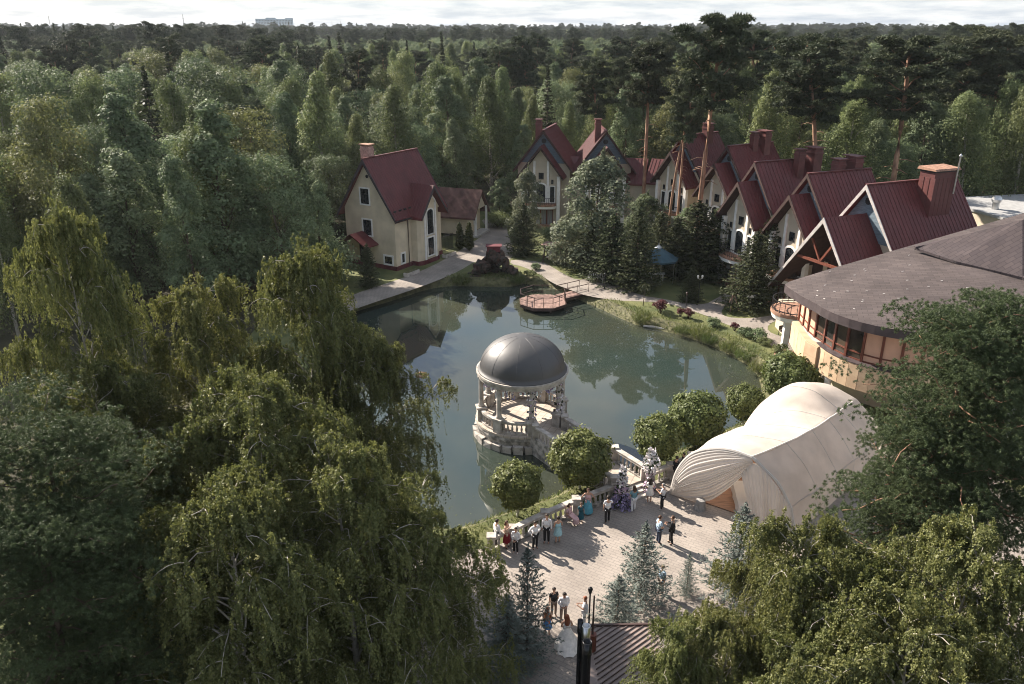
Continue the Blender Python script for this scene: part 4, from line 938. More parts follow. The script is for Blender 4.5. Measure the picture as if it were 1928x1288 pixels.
def pine(seed, H, Rm, c0, nlimb, ntuft, nb, blen, bwid, m='needle_pine', r0=.011, flat=.45, stubs=6, brush=False, taper=.8):
    rg = np.random.default_rng(seed); bend = rg.normal(size=2) * .035 * H; limbs = []; T0, T1, TT = [], [], []
    def axis(h): return np.array([bend[0] * h * h, bend[1] * h * h + .02 * H * math.sin(h * 5) * .3, h * H * .98])
    for i in range(nlimb):
        tt = (i + rg.random()) / nlimb; h = c0 + (1 - c0) * tt
        prof = math.sqrt(max(.04, 1 - ((tt - .38) / .68) ** 2)); L_ = Rm * prof * rg.uniform(.55, 1.15); a = i * 2.4 + rg.normal() * .5
        d = np.array([math.cos(a), math.sin(a), 0]); up = rg.uniform(.05, .35) + tt * .35
        pts = [axis(h) + d * L_ * s + np.array([0, 0, L_ * (up * s + .1 * math.sin(s * 5 + i))]) + rg.normal(size=3) * .05 * L_ * .3 for s in np.linspace(0, 1, 6)]
        if brush: pts = [p - [0, 0, .5 * up * L_ * s_] for p, s_ in zip(pts, np.linspace(0, 1, 6))]
        limbs.append((pts, list(np.linspace(r0 * H * .35 * (1.1 - tt), .02, 6))))
        for s in (.45, .65, .85, 1.0):
            c = pts[min(5, int(s * 5))] + rg.normal(size=3) * [.25, .25, .08] * Rm * .3; rc = Rm * rg.uniform(.2, .34) * (.7 + .3 * prof)
            k = max(4, int(ntuft * rc / Rm * 3)); dd = rdir(rg, k); dd[:, 2] = np.abs(dd[:, 2]) * 1.0 - .25
            if brush:                                            # tufts gather into round brushes
                hub = rdir(rg, 11) * rc * .9; hub[:, 2] = np.abs(hub[:, 2]) * flat; w_ = rg.integers(0, 11, k); dd = nrm(dd)
                T0.append(c + hub[w_] + dd * .36); T1.append(nrm(dd + hub[w_] / rc * .5 + [0, 0, .5])); TT.append(.1 + .4 * rg.random(11)[w_]); continue
            T0.append(c + dd * (rc * rg.random(k) ** .4)[:, None] * [1, 1, flat]); T1.append(nrm(dd * [1, 1, .5] + [0, 0, .75])); TT.append(np.full(k, rg.uniform(0, .5)))
    for i in range(stubs):                                       # dead snags on the bare trunk
        h = rg.uniform(c0 * .55, c0); a = rg.random() * 6.28; d = np.array([math.cos(a), math.sin(a), 0]); L_ = Rm * rg.uniform(.15, .5)
        limbs.append(([axis(h), axis(h) + d * L_ * .5 + [0, 0, .1], axis(h) + d * L_ + [0, 0, -.12 * L_]], [.06, .04, .015]))
    P = np.concatenate(T0); D = np.concatenate(T1); tt_ = np.concatenate(TT); n = len(P)
    dirs = nrm(np.repeat(D, nb, 0) * .75 + rdir(rg, n * nb) * .9); c = np.repeat(P, nb, 0) + dirs * blen * .5
    k = n * nb
    crown = quad_mesh('crown', leaf_quads(c, rg.normal(size=(k, 3)) + [0, 0, .6], blen * rg.uniform(.75, 1.2, k), bwid / blen, dirs, rg), np.repeat(tt_, nb) + .4 * rg.random(k), M[m])
    hs = np.linspace(0, 1, 9)
    trunk = tubes_mesh('trunk', [([axis(h) for h in hs], [r0 * H * (1 - taper * h) for h in hs])] + limbs, M['bark_pine'], 7)
    return trunk, crown

def spruce(seed, H, Rb, nlev, nbr, nq, blen, bwid, m='needle_spruce', sag=.35, pw=.85, bare=.04, ragged=.25, bark='bark_dark'):
    rg = np.random.default_rng(seed); Vs, Ts = [], []; limbs = []
    for l in range(nlev):
        tt = (l + rg.random() * .6) / nlev; z = H * (bare + (1 - bare) * tt); r = Rb * (1 - tt) ** pw + .02 * H * .3
        nb_ = max(4, int(nbr * (1 - .45 * tt)))
        for b in range(nb_):
            a = 6.28 * b / nb_ + l * 1.3 + rg.normal() * .2; L_ = r * rg.uniform(1 - ragged, 1 + ragged * .6); d = np.array([math.cos(a), math.sin(a), 0]); sd = np.array([-d[1], d[0], 0])
            k = max(6, int(nq * (.3 + .7 * L_ / Rb))); s = rg.random(k) ** .7
            wv = .36 * L_ * (1.02 - s); off = rg.uniform(-1, 1, k) * wv
            up_ = .35 * tt
            p = np.outer(s * L_, d) + np.outer(off, sd); p[:, 2] = z + L_ * ((up_ - sag) * s + .22 * s * s) - .16 * np.abs(off) - rg.random(k) * .05 * H * .25
            tg = d * .8 + np.outer(np.sign(off) * .6, sd) + rg.normal(size=(k, 3)) * .3 + [0, 0, -.12]
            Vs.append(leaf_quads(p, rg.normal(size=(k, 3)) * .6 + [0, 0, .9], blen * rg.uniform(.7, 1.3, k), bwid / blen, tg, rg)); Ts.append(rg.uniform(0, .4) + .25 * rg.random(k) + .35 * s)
            if b % 2 == 0: limbs.append(([np.array([0, 0, z]), d * L_ * .5 + [0, 0, z + L_ * ((up_ - sag) * .5 + .055)], d * L_ * .95 + [0, 0, z + L_ * (up_ - sag + .2)]], [.012 * H * .2 + .008, .012, .005]))
    k = 30; u = rg.random(k); p = np.stack([rg.normal(size=k) * .02 * H * .3, rg.normal(size=k) * .02 * H * .3, H * (.95 + .08 * u)], 1)
    Vs.append(leaf_quads(p, rg.normal(size=(k, 3)), np.full(k, blen), bwid / blen, rg.normal(size=(k, 3)) * .5 + [0, 0, 1], rg)); Ts.append(.5 * rg.random(k))
    crown = quad_mesh('crown', np.concatenate(Vs), np.concatenate(Ts), M[m])
    trunk = tubes_mesh('trunk', [([(0, 0, 0), (0, 0, H * .5), (0, 0, H * .99)], [.014 * H, .008 * H, .004])] + limbs[::2], M[bark], 5)
    return trunk, crown

def ballcrown(seed, Rr, n, leaf, m='leaf_linden', zs=.92):
    rg = np.random.default_rng(seed); d = rdir(rg, n)
    lump = 1 + .10 * np.sin(d[:, 0] * 5 + seed) * np.sin(d[:, 1] * 6 + d[:, 2] * 3) + .05 * np.sin(d[:, 1] * 13 + seed * 2) + .05 * np.sin(d[:, 2] * 9 + d[:, 0] * 5)
    rad = Rr * lump * np.where(rg.random(n) < .75, rg.uniform(.9, 1.06, n), rg.uniform(.55, 1.2, n))
    p = d * rad[:, None] * [1, 1, zs]
    V = leaf_quads(p, d + rg.normal(size=(n, 3)) * .5 + [0, 0, .25], leaf * rg.uniform(.6, 1.3, n), .75, rg.normal(size=(n, 3)) + [0, 0, -.8], rg)
    return quad_mesh('crown', V, .2 + .6 * rg.random(n), M[m])
def shrub(seed, Rr, H, n, leaf, m, open_=.5, up=.4, wid=.6):
    rg = np.random.default_rng(seed); Vs = []; Ts = []; st = []
    nc = max(5, n // 120)
    for i in range(nc):
        a = rg.random() * 6.28; r = Rr * math.sqrt(rg.random()) * .75; h = H * (.35 + .55 * rg.random()) * (1 - .45 * (r / Rr) ** 2); rc = Rr * rg.uniform(.3, .5)
        k = n // nc; d = rdir(rg, k); d[:, 2] = np.where(d[:, 2] < -.4, -d[:, 2], d[:, 2]); c = np.array([r * math.cos(a), r * math.sin(a), h * .8])
        p = c + d * (rc * rg.uniform(.5, 1.05, k))[:, None]; p[:, 2] = np.maximum(p[:, 2], .04)
        Vs.append(leaf_quads(p, d + rg.normal(size=(k, 3)) * .6 + [0, 0, up], leaf * rg.uniform(.6, 1.3, k), wid, rg.normal(size=(k, 3)) + d * .5, rg)); Ts.append(rg.uniform(.1, .5) + .45 * rg.random(k))
        st.append(([(c[0] * .15, c[1] * .15, 0), tuple(c)], [.03, .012]))
    return tubes_mesh('stem', st, M['bark_dark'], 4), quad_mesh('foliage', np.concatenate(Vs), np.concatenate(Ts), M[m])
def clump(seed, Rr, H, n, wid, m='reed', lean=.35):
    rg = np.random.default_rng(seed); a = rg.random(n) * 6.28; r = Rr * np.sqrt(rg.random(n)); b_ = np.stack([r * np.cos(a), r * np.sin(a), 0 * a], 1)
    dirs = nrm(np.stack([np.cos(a) * lean, np.sin(a) * lean, np.ones(n)], 1) + rg.normal(size=(n, 3)) * .18); L_ = H * rg.uniform(.6, 1.1, n)
    return quad_mesh('blades', leaf_quads(b_ + dirs * (L_ / 2)[:, None], rg.normal(size=(n, 3)), L_, wid / H, dirs, rg), .2 + .7 * rg.random(n), M[m])

PROTO = {
 'birch': [broadleaf(s, 19, r, 56, 300, .27, 'leaf_birch', 'bark_birch', .2, p, 1.0, 1.25, .55) for s, r, p in ((1, 4.3, .55), (2, 3.9, .7), (3, 4.6, .45))],
 'broad': [broadleaf(s, 19, r, 52, 330, .28, mm, 'bark_dark', .14, p, dome=(s in (13, 14))) for s, r, p in ((11, 4.3, .6), (12, 4.4, .62), (13, 5.0, .45), (14, 4.2, .5)) for mm in [('leaf_yellow' if s == 14 else 'leaf_broad')]],
 'round': [broadleaf(s, 9, r, 40, 330, .2, 'leaf_broad', 'bark_dark', .06, p) for s, r, p in ((15, 2.9, .42), (16, 2.6, .5))],
 'pine': [pine(s, 25, r, c, 26, 30, 11, .5, .11, stubs=5) for s, r, c in ((21, 4.0, .52), (22, 3.5, .6), (23, 3.8, .56))],
 'tall': [pine(s, 25, r, c, 26, 34, 11, .5, .11, r0=.0125, stubs=9, taper=.55) for s, r, c in ((24, 3.9, .66), (25, 3.4, .7), (26, 3.9, .64))],
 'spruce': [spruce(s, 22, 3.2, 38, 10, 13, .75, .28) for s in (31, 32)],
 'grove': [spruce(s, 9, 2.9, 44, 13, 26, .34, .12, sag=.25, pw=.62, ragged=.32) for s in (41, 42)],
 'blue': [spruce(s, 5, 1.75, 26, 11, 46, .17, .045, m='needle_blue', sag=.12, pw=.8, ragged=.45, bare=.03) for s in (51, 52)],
 'weep': [weeping(61, 16, 5.0, 4300, 46, .105), weeping(62, 15, 4.5, 4000, 46, .10)],
 'nearpine': [pine(71, 17, 4.5, .22, 68, 74, 28, .15, .019, m='needle_fgpine', r0=.014, flat=.6, stubs=4, brush=True)],
}
LH = {'birch': 19, 'broad': 19, 'round': 9, 'pine': 25, 'tall': 25, 'spruce': 22, 'grove': 9, 'blue': 5, 'nearpine': 17}
def tree(kind, idx, loc, H, name, label, cat='tree', group=None, rz=None, wide=1.0, hb=None):
    tr, cr_ = PROTO[kind][idx]
    h0 = hb or LH[kind]; s = H / h0
    t = empty(name, loc, random.uniform(0, 6.28) if rz is None else rz); t.scale = (s * wide, s * wide, s)
    tag(t, label, cat, group); link('trunk', tr, t); link('crown', cr_, t); return t
# ------------------------------------------------------------ single trees of the grounds
# tall pines standing among the chalets: px of the trunk, depth, crown top py
tp = [(1318, 91, 38, 0, 'tallest bare trunked pine rising before the chalets', 1.0), (1216, 109, 86, 1, 'slim bare trunked pine behind the second chalet', 1.0), (1128, 124, 118, 2, 'pine with a bare orange trunk above the left chalets', .9),
      (1162, 137, 112, 1, 'crooked forked pine left of the slim bare trunked pine', .8), (1268, 101, 150, 2, 'left trunk of the twin bare pines', .75), (1283, 102, 140, 1, 'right trunk of the twin bare pines', .75),
      (1412, 138, 64, 0, 'broad crowned grey pine right of the tallest pine', 1.15), (1541, 100, 78, 2, 'leaning pine with an orange trunk behind the middle chalet', 1.25), (1690, 96, 78, 0, 'broad flat topped pine behind the nearest chalet', 1.35),
      (1800, 118, 70, 1, 'dark pine above the restaurant roof', 1.3), (1875, 122, 62, 2, 'dark pine at the far right skyline', 1.3), (1748, 135, 92, 0, 'dense pine between the two broad pines on the right', 1.2), (1480, 128, 120, 1, 'small dense pine beside the grey hall', .95), (1600, 130, 105, 2, 'pine behind the leaning orange trunk', 1.1)]
for px, y, top, i, lab, w in tp:
    p = at_depth(px, y, 10); H = height_at(top, y)
    tree('tall', i, (p.x, y, 0), H, 'pine_tree', lab, group='tall pines among the chalets', rz=px * .7, wide=w)
# dark conifers of the garden grove: px, py of the foot, py of the top
gv = [(985, 480, 385, 0, 'dark dense conifer column beside the road', 1.15), (1150, 530, 405, 1, 'dark spruce left of the white bench group', 1.4), (1196, 545, 395, 0, 'slender dark spruce in the middle of the garden grove', 1.05), (1062, 480, 420, 1, 'low spruce at the back of the swing lawn', 1.0),
      (1306, 520, 380, 1, 'broad dark fir right of the blue canopy', 1.75), (1345, 520, 392, 0, 'dark fir nearest to the middle chalets', 1.55), (1412, 580, 440, 0, 'dark spruce beside the white signpost', 1.35), (1440, 560, 405, 1, 'narrow spruce in front of the chalet balcony', 1.0),
      (1300, 567, 500, 0, 'small light green spruce by the path', 1.15), (1240, 500, 400, 1, 'dark spruce behind the blue canopy', 1.4), (1268, 520, 410, 0, 'dark spruce beside the blue canopy', 1.05), (695, 540, 460, 1, 'bushy conifer in front of the cream house porch', .95), (1110, 512, 420, 0, 'dark spruce behind the white bench', 1.4)]
for px, py, top, i, lab, w in gv:
    p = G(px, py); H = height_at(top, p.y)
    tree('grove', i, p, H, 'spruce_tree', lab, group='dark conifers of the garden', wide=w, rz=px)
# broadleaf trees of the garden: px, foot py, top py
bl = [(1115, 505, 300, 2, 'large rounded grey green tree hiding the second chalet', 1.25, 'leaf_grey'), (990, 455, 322, 0, 'pale leaved tree hiding the first chalet front', .8, 'leaf_grey'), (1210, 470, 370, 2, 'bushy tree below the twin pine trunks', 1.5, None), (1290, 470, 392, 0, 'leafy tree in front of the chalet with two chimneys', 1.4, None), (1405, 455, 420, 1, 'low leafy tree before the chalet piers', 1.2, None), (1065, 500, 405, 0, 'silvery shrub tree behind the garden swing', 1.0, 'leaf_grey'), (1335, 470, 388, 1, 'broad dark tree before the middle chalets', 1.3, None),
      (940, 420, 340, 3, 'yellowish bush tree at the bend of the road', 1.2, None)]
for px, py, top, i, lab, w, lm in bl:
    p = G(px, py); H = height_at(top, p.y); t = tree('round', i % 2, p, H, 'garden_tree', lab, wide=w, rz=px)
    if lm:
        cr_ = [c for c in KIDS(t) if c.name.startswith('crown')][0]; cr_.data = cr_.data.copy(); cr_.data.materials[0] = M[lm]
for px, py, top, i, w, lab in ((608, 548, 345, 0, 1.0, 'dark leafy tree touching the left wall of the cream house'), (545, 565, 300, 2, 1.05, 'big broad tree second left of the cream house'), (440, 575, 205, 1, 1.15, 'huge pale poplar with a domed top left of the cream house'), (270, 590, 290, 0, 1.2, 'tall leafy tree between hazy birch and huge poplar')):
    p = G(px, py); tree('broad', i, p, height_at(top, p.y), 'broadleaf_tree', lab, wide=w, rz=px)
# clipped ball trees
BALLS = [ballcrown(s, 1.0, 9000, .115) for s in (1, 2)]
TR = tubes_mesh('trunk', [([(0, 0, 0), (.02, 0, .5), (0, .02, 1.0)], [.085, .07, .06])], M['bark_wash'], 8)
for px, py, foot, rpx, lab in ((975, 913, 975, 44, 'clipped ball tree at the pond edge left of the footbridge'), (1094, 862, 925, 53, 'large clipped ball tree overlapping the footbridge'), (1240, 822, 885, 42, 'clipped ball tree right of the footbridge behind the white flower stand'),
                               (1313, 787, 842, 50, 'clipped ball tree in front of the water beside the tent'), (1405, 757, 800, 33, 'small clipped ball tree at the tent valley'), (1487, 712, 760, 46, 'wide clipped ball bush behind the tent hump')):
    f_ = G(px, foot, -.1); y = f_.y; c_ = at_depth(px, y, 2.4); vz = height_at(py, y); rad = rpx / FPX * math.hypot(y, CAMZ - vz)
    t = empty('ball_tree', (c_.x, y, -.1)); tag(t, lab, 'tree', 'clipped ball trees')
    link('trunk', TR, t, None, None, (1, 1, vz + .2)); link('crown', BALLS[px % 2], t, (0, 0, vz + .1), (0, 0, px), (rad, rad, rad))
# blue spruces at the front of the plaza
for px, foot, top, i, lab, w in ((1206, 1135, 985, 0, 'blue spruce left of the two chatting men', 1.1), (1382, 1125, 952, 1, 'bluest spruce in front of the tent drape', 1.1), (992, 1240, 1030, 1, 'tall blue spruce at the lower left of the plaza', .72), (1292, 1120, 1040, 0, 'thin sparse spruce between two blue spruces', .75), (1160, 1200, 1085, 1, 'low blue spruce beside the flue pipes', 1.3), (955, 1270, 1120, 0, 'dark spruce in the shade below the plaza', 1.2)):
    p = G(px, foot); H = height_at(top, p.y); tree('blue', i, p, H, 'blue_spruce', lab, group='blue spruces at the plaza', wide=w, rz=px)
# near weeping birches: px, py of the top, height
wb = [(552, 470, 17.0, 0, .74, 'weeping birch with the highest leafy top left of the pond'), (330, 542, 15.2, 1, .78, 'weeping birch left of the highest leafy top'), (95, 398, 19.0, 0, .58, 'tall weeping birch at the left edge in the hazy light'), (690, 650, 12.8, 1, .9, 'weeping birch whose drooping branches hang over the pond water'),
      (470, 720, 14.0, 0, 1.0, 'large weeping birch filling the lower left'), (220, 690, 13.5, 1, 1.0, 'weeping birch above the dark near pine'), (800, 960, 9.8, 0, 1.0, 'low weeping birch beside the plaza edge'), (640, 860, 12.5, 1, 1.0, 'dark weeping birch at the bottom between pond and picture edge'), (400, 930, 12.8, 0, 1.0, 'shaded weeping birch at the lower left bottom'),
      (1575, 1005, 11.6, 1, .85, 'weeping birch in front of the tent at the lower right'), (1835, 985, 12.6, 0, .9, 'weeping birch with an arching bough below the near pine'), (1362, 1150, 8.8, 0, .8, 'weeping birch filling the gap right of the shed roof birch'), (1262, 1170, 8.4, 1, .85, 'low weeping birch beside the brown shed roof'), (1452, 1050, 9.4, 0, .8, 'weeping birch in front of the bluest spruce'), (1660, 1090, 10.8, 1, 1.0, 'weeping birch between the tent front and the arching bough'), (1760, 1160, 11.8, 0, .95, 'nearest weeping birch in the lower right corner'), (1500, 1200, 10.0, 1, .85, 'weeping birch at the bottom right of the shed roof')]
for px, py, H, i, w, lab in wb:
    p = G(px, py, H); t = empty('weeping_birch', (p.x, p.y, 0), px * .37); s = H / (16, 15)[i]; t.scale = (s * w, s * w, s); tag(t, lab, 'tree', 'near weeping birches')
    link('trunk', PROTO['weep'][i][0], t); link('crown', PROTO['weep'][i][1], t)
for px, py, H, w, rz, lab in ((1838, 598, 15.4, 1.0, 2.0, 'large near pine with a twisted orange trunk at the right edge'), (1905, 590, 15.2, .95, 5.0, 'near pine cut by the right picture edge'), (1772, 790, 11.2, .95, 3.3, 'lower near pine bushing out beside the tent'), (70, 790, 14.5, 1.05, 4.0, 'dark near pine with a leaning trunk in the lower left corner'), (60, 985, 12.5, 1.0, 1.0, 'shaded near pine at the bottom left edge')):
    p = G(px, py, H); tree('nearpine', 0, (p.x, p.y, 0), H, 'near_pine', lab, group='near pines', rz=rz, wide=w)
    if 'lower left' in lab or 'bottom left' in lab:
        tk = [c for c in bpy.data.objects if c.parent and c.parent.get('label') == lab and c.name.startswith('trunk')]
        for c in tk: c.data = c.data.copy(); c.data.materials[0] = M['bark_dark']  # shade put into the colour: darker bark for the two shaded pines
# shrub beds, thujas, reeds
def put(kind, mesh, px, py, sc, label, cat, group=None, z=0.0, name=None):
    p = G(px, py, z); t = empty(name or kind, p, px * .3, sc); tag(t, label, cat, group)
    if isinstance(mesh, tuple): link('stem', mesh[0], t); link('foliage', mesh[1], t)
    else: link('blades', mesh, t)
    return t
RB = shrub(81, .8, 1.5, 1500, .13, 'leaf_red'); GS = shrub(82, .9, 1.0, 1500, .14, 'leaf_broad'); YS = shrub(83, .9, .8, 1300, .13, 'leaf_yellow'); BG = shrub(84, 3.0, 4.2, 7000, .22, 'leaf_broad'); WL = shrub(85, 3.0, 3.6, 8000, .2, 'leaf_yellow')
for px, py, s, lab in ((1243, 590, 1.15, 'tallest red barberry on the bank lawn'), (1281, 596, .7, 'left one of the two joined red barberries'), (1296, 600, .8, 'right one of the two joined red barberries'), (1383, 623, .65, 'small red barberry near the path fork')):
    put('red_barberry', RB, px, py, s, lab, 'shrub', 'red barberries')
for px, py, s, lab in ((1345, 615, .9, 'light green shrub right of the barberries'), (1400, 632, .9, 'leafy shrub above the white flower bed'), (1425, 640, 1.1, 'round green shrub nearest to the terrace path'), (1520, 705, 1.3, 'dense green shrub under the terrace corner'), (1475, 690, 1.2, 'green shrub on the slope below the terrace'), (1010, 508, .8, 'low green shrub beside the flower bed at the rockery')):
    put('green_shrub', GS, px, py, s, lab, 'shrub', 'green shrubs on the bank')
for px, py, s, lab in ((1465, 665, 1.0, 'yellowish flowering shrub at the bank corner'), (1440, 648, .8, 'yellow green shrub with pale flowers'), (1000, 520, .9, 'yellowish flower bed shrub at the rockery'), (1490, 680, 1.0, 'orange tinged shrub below the terrace')):
    put('flowering_shrub', YS, px, py, s, lab, 'shrub', 'yellowish shrubs on the bank')
put('mounded_willow', WL, 415, 545, 1.9, 'rounded mounded willow glowing at its top left of the cream house', 'shrub'); put('mounded_willow', WL, 940, 428, .7, 'pale willow bush beside the road bend', 'shrub')
put('garden_bush', BG, 600, 540, 1.5, 'dark bush left of the cream house', 'shrub'); put('garden_bush', BG, 1180, 480, .7, 'dark bush in the middle of the garden grove', 'shrub'); put('garden_bush', BG, 1040, 460, .6, 'bush behind the garden swing', 'shrub'); put('garden_bush', BG, 1500, 560, .5, 'bush under the nearest chalet eave', 'shrub')
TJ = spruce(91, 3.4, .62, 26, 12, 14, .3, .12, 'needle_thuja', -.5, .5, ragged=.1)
for px, py, s, lab in ((866, 470, 1.0, 'left thuja cone before the annex wall'), (884, 472, 1.05, 'right thuja cone before the annex wall')):
    p = G(px, py); t = empty('thuja', p, px, s); tag(t, lab, 'shrub', 'thuja cones'); link('trunk', TJ[0], t); link('crown', TJ[1], t)
RD = [clump(s, .7, 1.15, 420, .035) for s in (1, 2)]
for px, py, s, lab in ((1208, 606, 1.1, 'bushy reed clump below the tall barberry'), (1285, 628, .9, 'reed clump left of the log at the water'), (1318, 636, 1.1, 'reed clump at the middle of the right bank'), (1335, 645, .9, 'thin reed clump beside the middle reeds'), (1372, 660, 1.0, 'tall reed clump toward the orange shallow'), (1402, 676, 1.0, 'reed clump at the bend of the right bank'), (1425, 700, .9, 'last reed clump before the ball trees'), (868, 535, 1.1, 'reed clump left of the rockery'), (975, 533, 1.0, 'reed clump right of the rockery')):
    put('reed_clump', RD[px % 2], px, py, s, lab, 'reeds', 'reed clumps', WZ + .25)
# standard weeping larch by the path and a stump
# grass blades along the banks and on the lawn: nobody could count them
rg = np.random.default_rng(5); pts = []
pl = [Vector((p.x, p.y)) for p in pond]
for a, b in zip(pl, pl[1:] + pl[:1]):
    L_ = (b - a).length; d = (b - a).normalized(); nn_ = Vector((d.y, -d.x))
    A_ = sum(pl[i].x * pl[(i + 1) % len(pl)].y - pl[(i + 1) % len(pl)].x * pl[i].y for i in range(len(pl)))
    if A_ < 0: nn_ = -nn_
    for _ in range(int(L_ * 110)):
        o = rg.random() ** 1.2 * 2.0; p = a + d * rg.random() * L_ + nn_ * o; pts.append((p.x, p.y, WZ + .8 * min(1, o / 1.0) - .03))
P_ = np.array(pts); k = len(P_); dr = nrm(rg.normal(size=(k, 3)) * .35 + [0, 0, 1]); hL = rg.uniform(.18, .5, k)
flt = np.array([not (inside(p, plaza_poly) or inside(p, road_poly) or inside(p, path_poly)) for p in P_]); P_, dr, hL = P_[flt], dr[flt], hL[flt]; k = len(P_)
g_ = link('bank_grass', quad_mesh('bank_grass', leaf_quads(P_ + dr * (hL / 2)[:, None], rg.normal(size=(k, 3)), hL, .12, dr, rg), rg.random(k), M['blade'])); g_['kind'] = 'stuff'
lawn = [G(*p) for p in ((1100, 560), (1160, 568), (1262, 574), (1330, 596), (1400, 622), (1440, 645), (1470, 668), (1500, 690), (1440, 720), (1400, 680), (1300, 636), (1200, 608), (1120, 575))]
lawn2 = [G(*p) for p in ((1000, 480), (1090, 500), (1100, 520), (1080, 524), (1040, 500), (1010, 490))]; lawn3 = [G(*p) for p in ((1360, 585), (1440, 560), (1500, 585), (1440, 594), (1380, 594))]
Q = []
for poly, n_ in ((lawn, 9000), (lawn2, 2500), (lawn3, 2500)):
    xs, ys = [p.x for p in poly], [p.y for p in poly]; c_ = 0
    while c_ < n_:
        p = (rg.uniform(min(xs), max(xs)), rg.uniform(min(ys), max(ys)))
        if inside(p, poly) and not inside(p, rim) and not inside(p, path_poly): Q.append((*p, 0))
        c_ += 1
Q = np.array(Q); k = len(Q); dr = nrm(rg.normal(size=(k, 3)) * .5 + [0, 0, 1]); hL = rg.uniform(.08, .24, k)
g_ = link('lawn_grass', quad_mesh('lawn_grass', leaf_quads(Q + dr * (hL / 2)[:, None], rg.normal(size=(k, 3)), hL, .2, dr, rg), rg.random(k), M['blade'])); g_['kind'] = 'stuff'

# ------------------------------------------------------------ the forest: single trees out to 260 m
hallclear = (at_depth(1512, 175).x, 175)
rg = np.random.default_rng(77); placed = []; cnt = {'birch': 0, 'broad': 0, 'pine': 0, 'spruce': 0}
groups = {'birch': ('birch_tree', 'slender birch crowded in the forest around the grounds', 'forest birches'), 'broad': ('broadleaf_tree', 'bushy broadleaf tree crowded in the forest around the grounds', 'forest broadleaf trees'),
          'pine': ('forest_pine', 'dark rounded pine in the forest behind the grounds', 'forest pines'), 'spruce': ('forest_spruce', 'pointed spruce standing among the forest trees', 'forest spruces')}
cell = {}
def far_enough(x, y, d):
    cx_, cy_ = int(x // 8), int(y // 8)
    for i in range(cx_ - 1, cx_ + 2):
        for j in range(cy_ - 1, cy_ + 2):
            for (a, b) in cell.get((i, j), ()):
                if (a - x) ** 2 + (b - y) ** 2 < d * d: return False
    return True
cand = []
for _ in range(9000):
    y = math.sqrt(rg.uniform(60 ** 2, 265 ** 2)); x = rg.uniform(-1, 1) * (y * .68 + 9); cand.append((y, x))
cand.sort(); named = {}
tallh = {'birch': 17.5, 'broad': 16.5, 'pine': 22, 'spruce': 20.5}; kindw = {'birch': 'birch', 'broad': 'broadleaf', 'pine': 'dark pine', 'spruce': 'pointed spruce'}
def z_lim(v): return v
def weights(x, y):
    if y > 170 and x > 0: return (.34, .34, .24, .08)
    if y > 170: return (.3, .3, .29, .11) if x > -30 else (.35, .35, .2, .1)
    if x > 2 and y < 150: return (.45, .45, .05, .05)
    if x > 25: return (.36, .36, .22, .06)
    return (.38, .56, .02, .04)
for y, x in cand:
    if inside((x, y), clear) or (abs(x - hallclear[0]) < 9 and 120 < y < 190 and abs(x - hallclear[0] * y / 178) < 5): continue
    if not far_enough(x, y, 5.6 if y < 130 else 6.6): continue
    kind = rg.choice(('birch', 'broad', 'pine', 'spruce'), p=weights(x, y))
    if cnt[kind] >= 298: continue
    cell.setdefault((int(x // 8), int(y // 8)), []).append((x, y)); cnt[kind] += 1
    n_ = len(PROTO[kind]); i = int(rg.integers(0, n_)) if kind != 'broad' else int(rg.choice(4, p=(.3, .25, .25, .2)))
    H = {'birch': rg.uniform(14, 21.5), 'broad': rg.uniform(11.5, 21), 'pine': rg.uniform(19, 25), 'spruce': rg.uniform(16, 25)}[kind]
    if y < 105 and x < 0: H *= .93
    nm, lab, gp = groups[kind]; wd_ = rg.uniform(.85, 1.25); u_ = CX + FPX * x / (y * cp + (CAMZ - H) * sn)
    zone = next(z for lim, z in ((110, 'at the left picture edge'), (300, 'right of the hazy left edge'), (480, 'above the mounded willow'), (660, 'just left of the cream house'), (830, 'directly behind the cream house'), (960, 'above the annex and road bend'), (1090, 'behind the leftmost chalet'), (1230, 'behind the second chalet'), (1360, 'behind the tallest pine'), (1500, 'behind the middle chalets'), (1660, 'behind the leaning orange pine'), (1800, 'behind the nearest chalet'), (9999, 'above the restaurant roof')) if u_ < z_lim(lim))
    row = 'front' if y < 95 else 'second' if y < 125 else 'middle' if y < 165 else 'back' if y < 215 else 'farthest'
    dh = H - tallh[kind]; adj = ('towering ' if dh > 1.8 else 'tall ' if dh > 0 else 'middling ' if dh > -1.6 else 'short ') + ('wide' if wd_ > 1.12 else 'slim' if wd_ < .98 else 'full')
    lab = '%s %s in %s forest rows %s' % (adj, kindw[kind], row, zone)
    named.setdefault(lab, []).append((u_, tree(kind, i, (x, y, 0), H, nm, lab, group=gp, wide=wd_, rz=rg.uniform(0, 6.28))))
for lab, l_ in named.items():
    l_.sort(key=lambda a: a[0]); n_ = len(l_)
    if n_ > 1:
        for k_, (u_, o_) in enumerate(l_): o_['label'] = (('left', 'right') if n_ == 2 else ('left', 'central', 'right') if n_ == 3 else ('leftmost', 'left', 'midleft', 'central', 'midright', 'right', 'rightmost'))[min(k_, 6)] + ' ' + lab
print('forest', cnt)
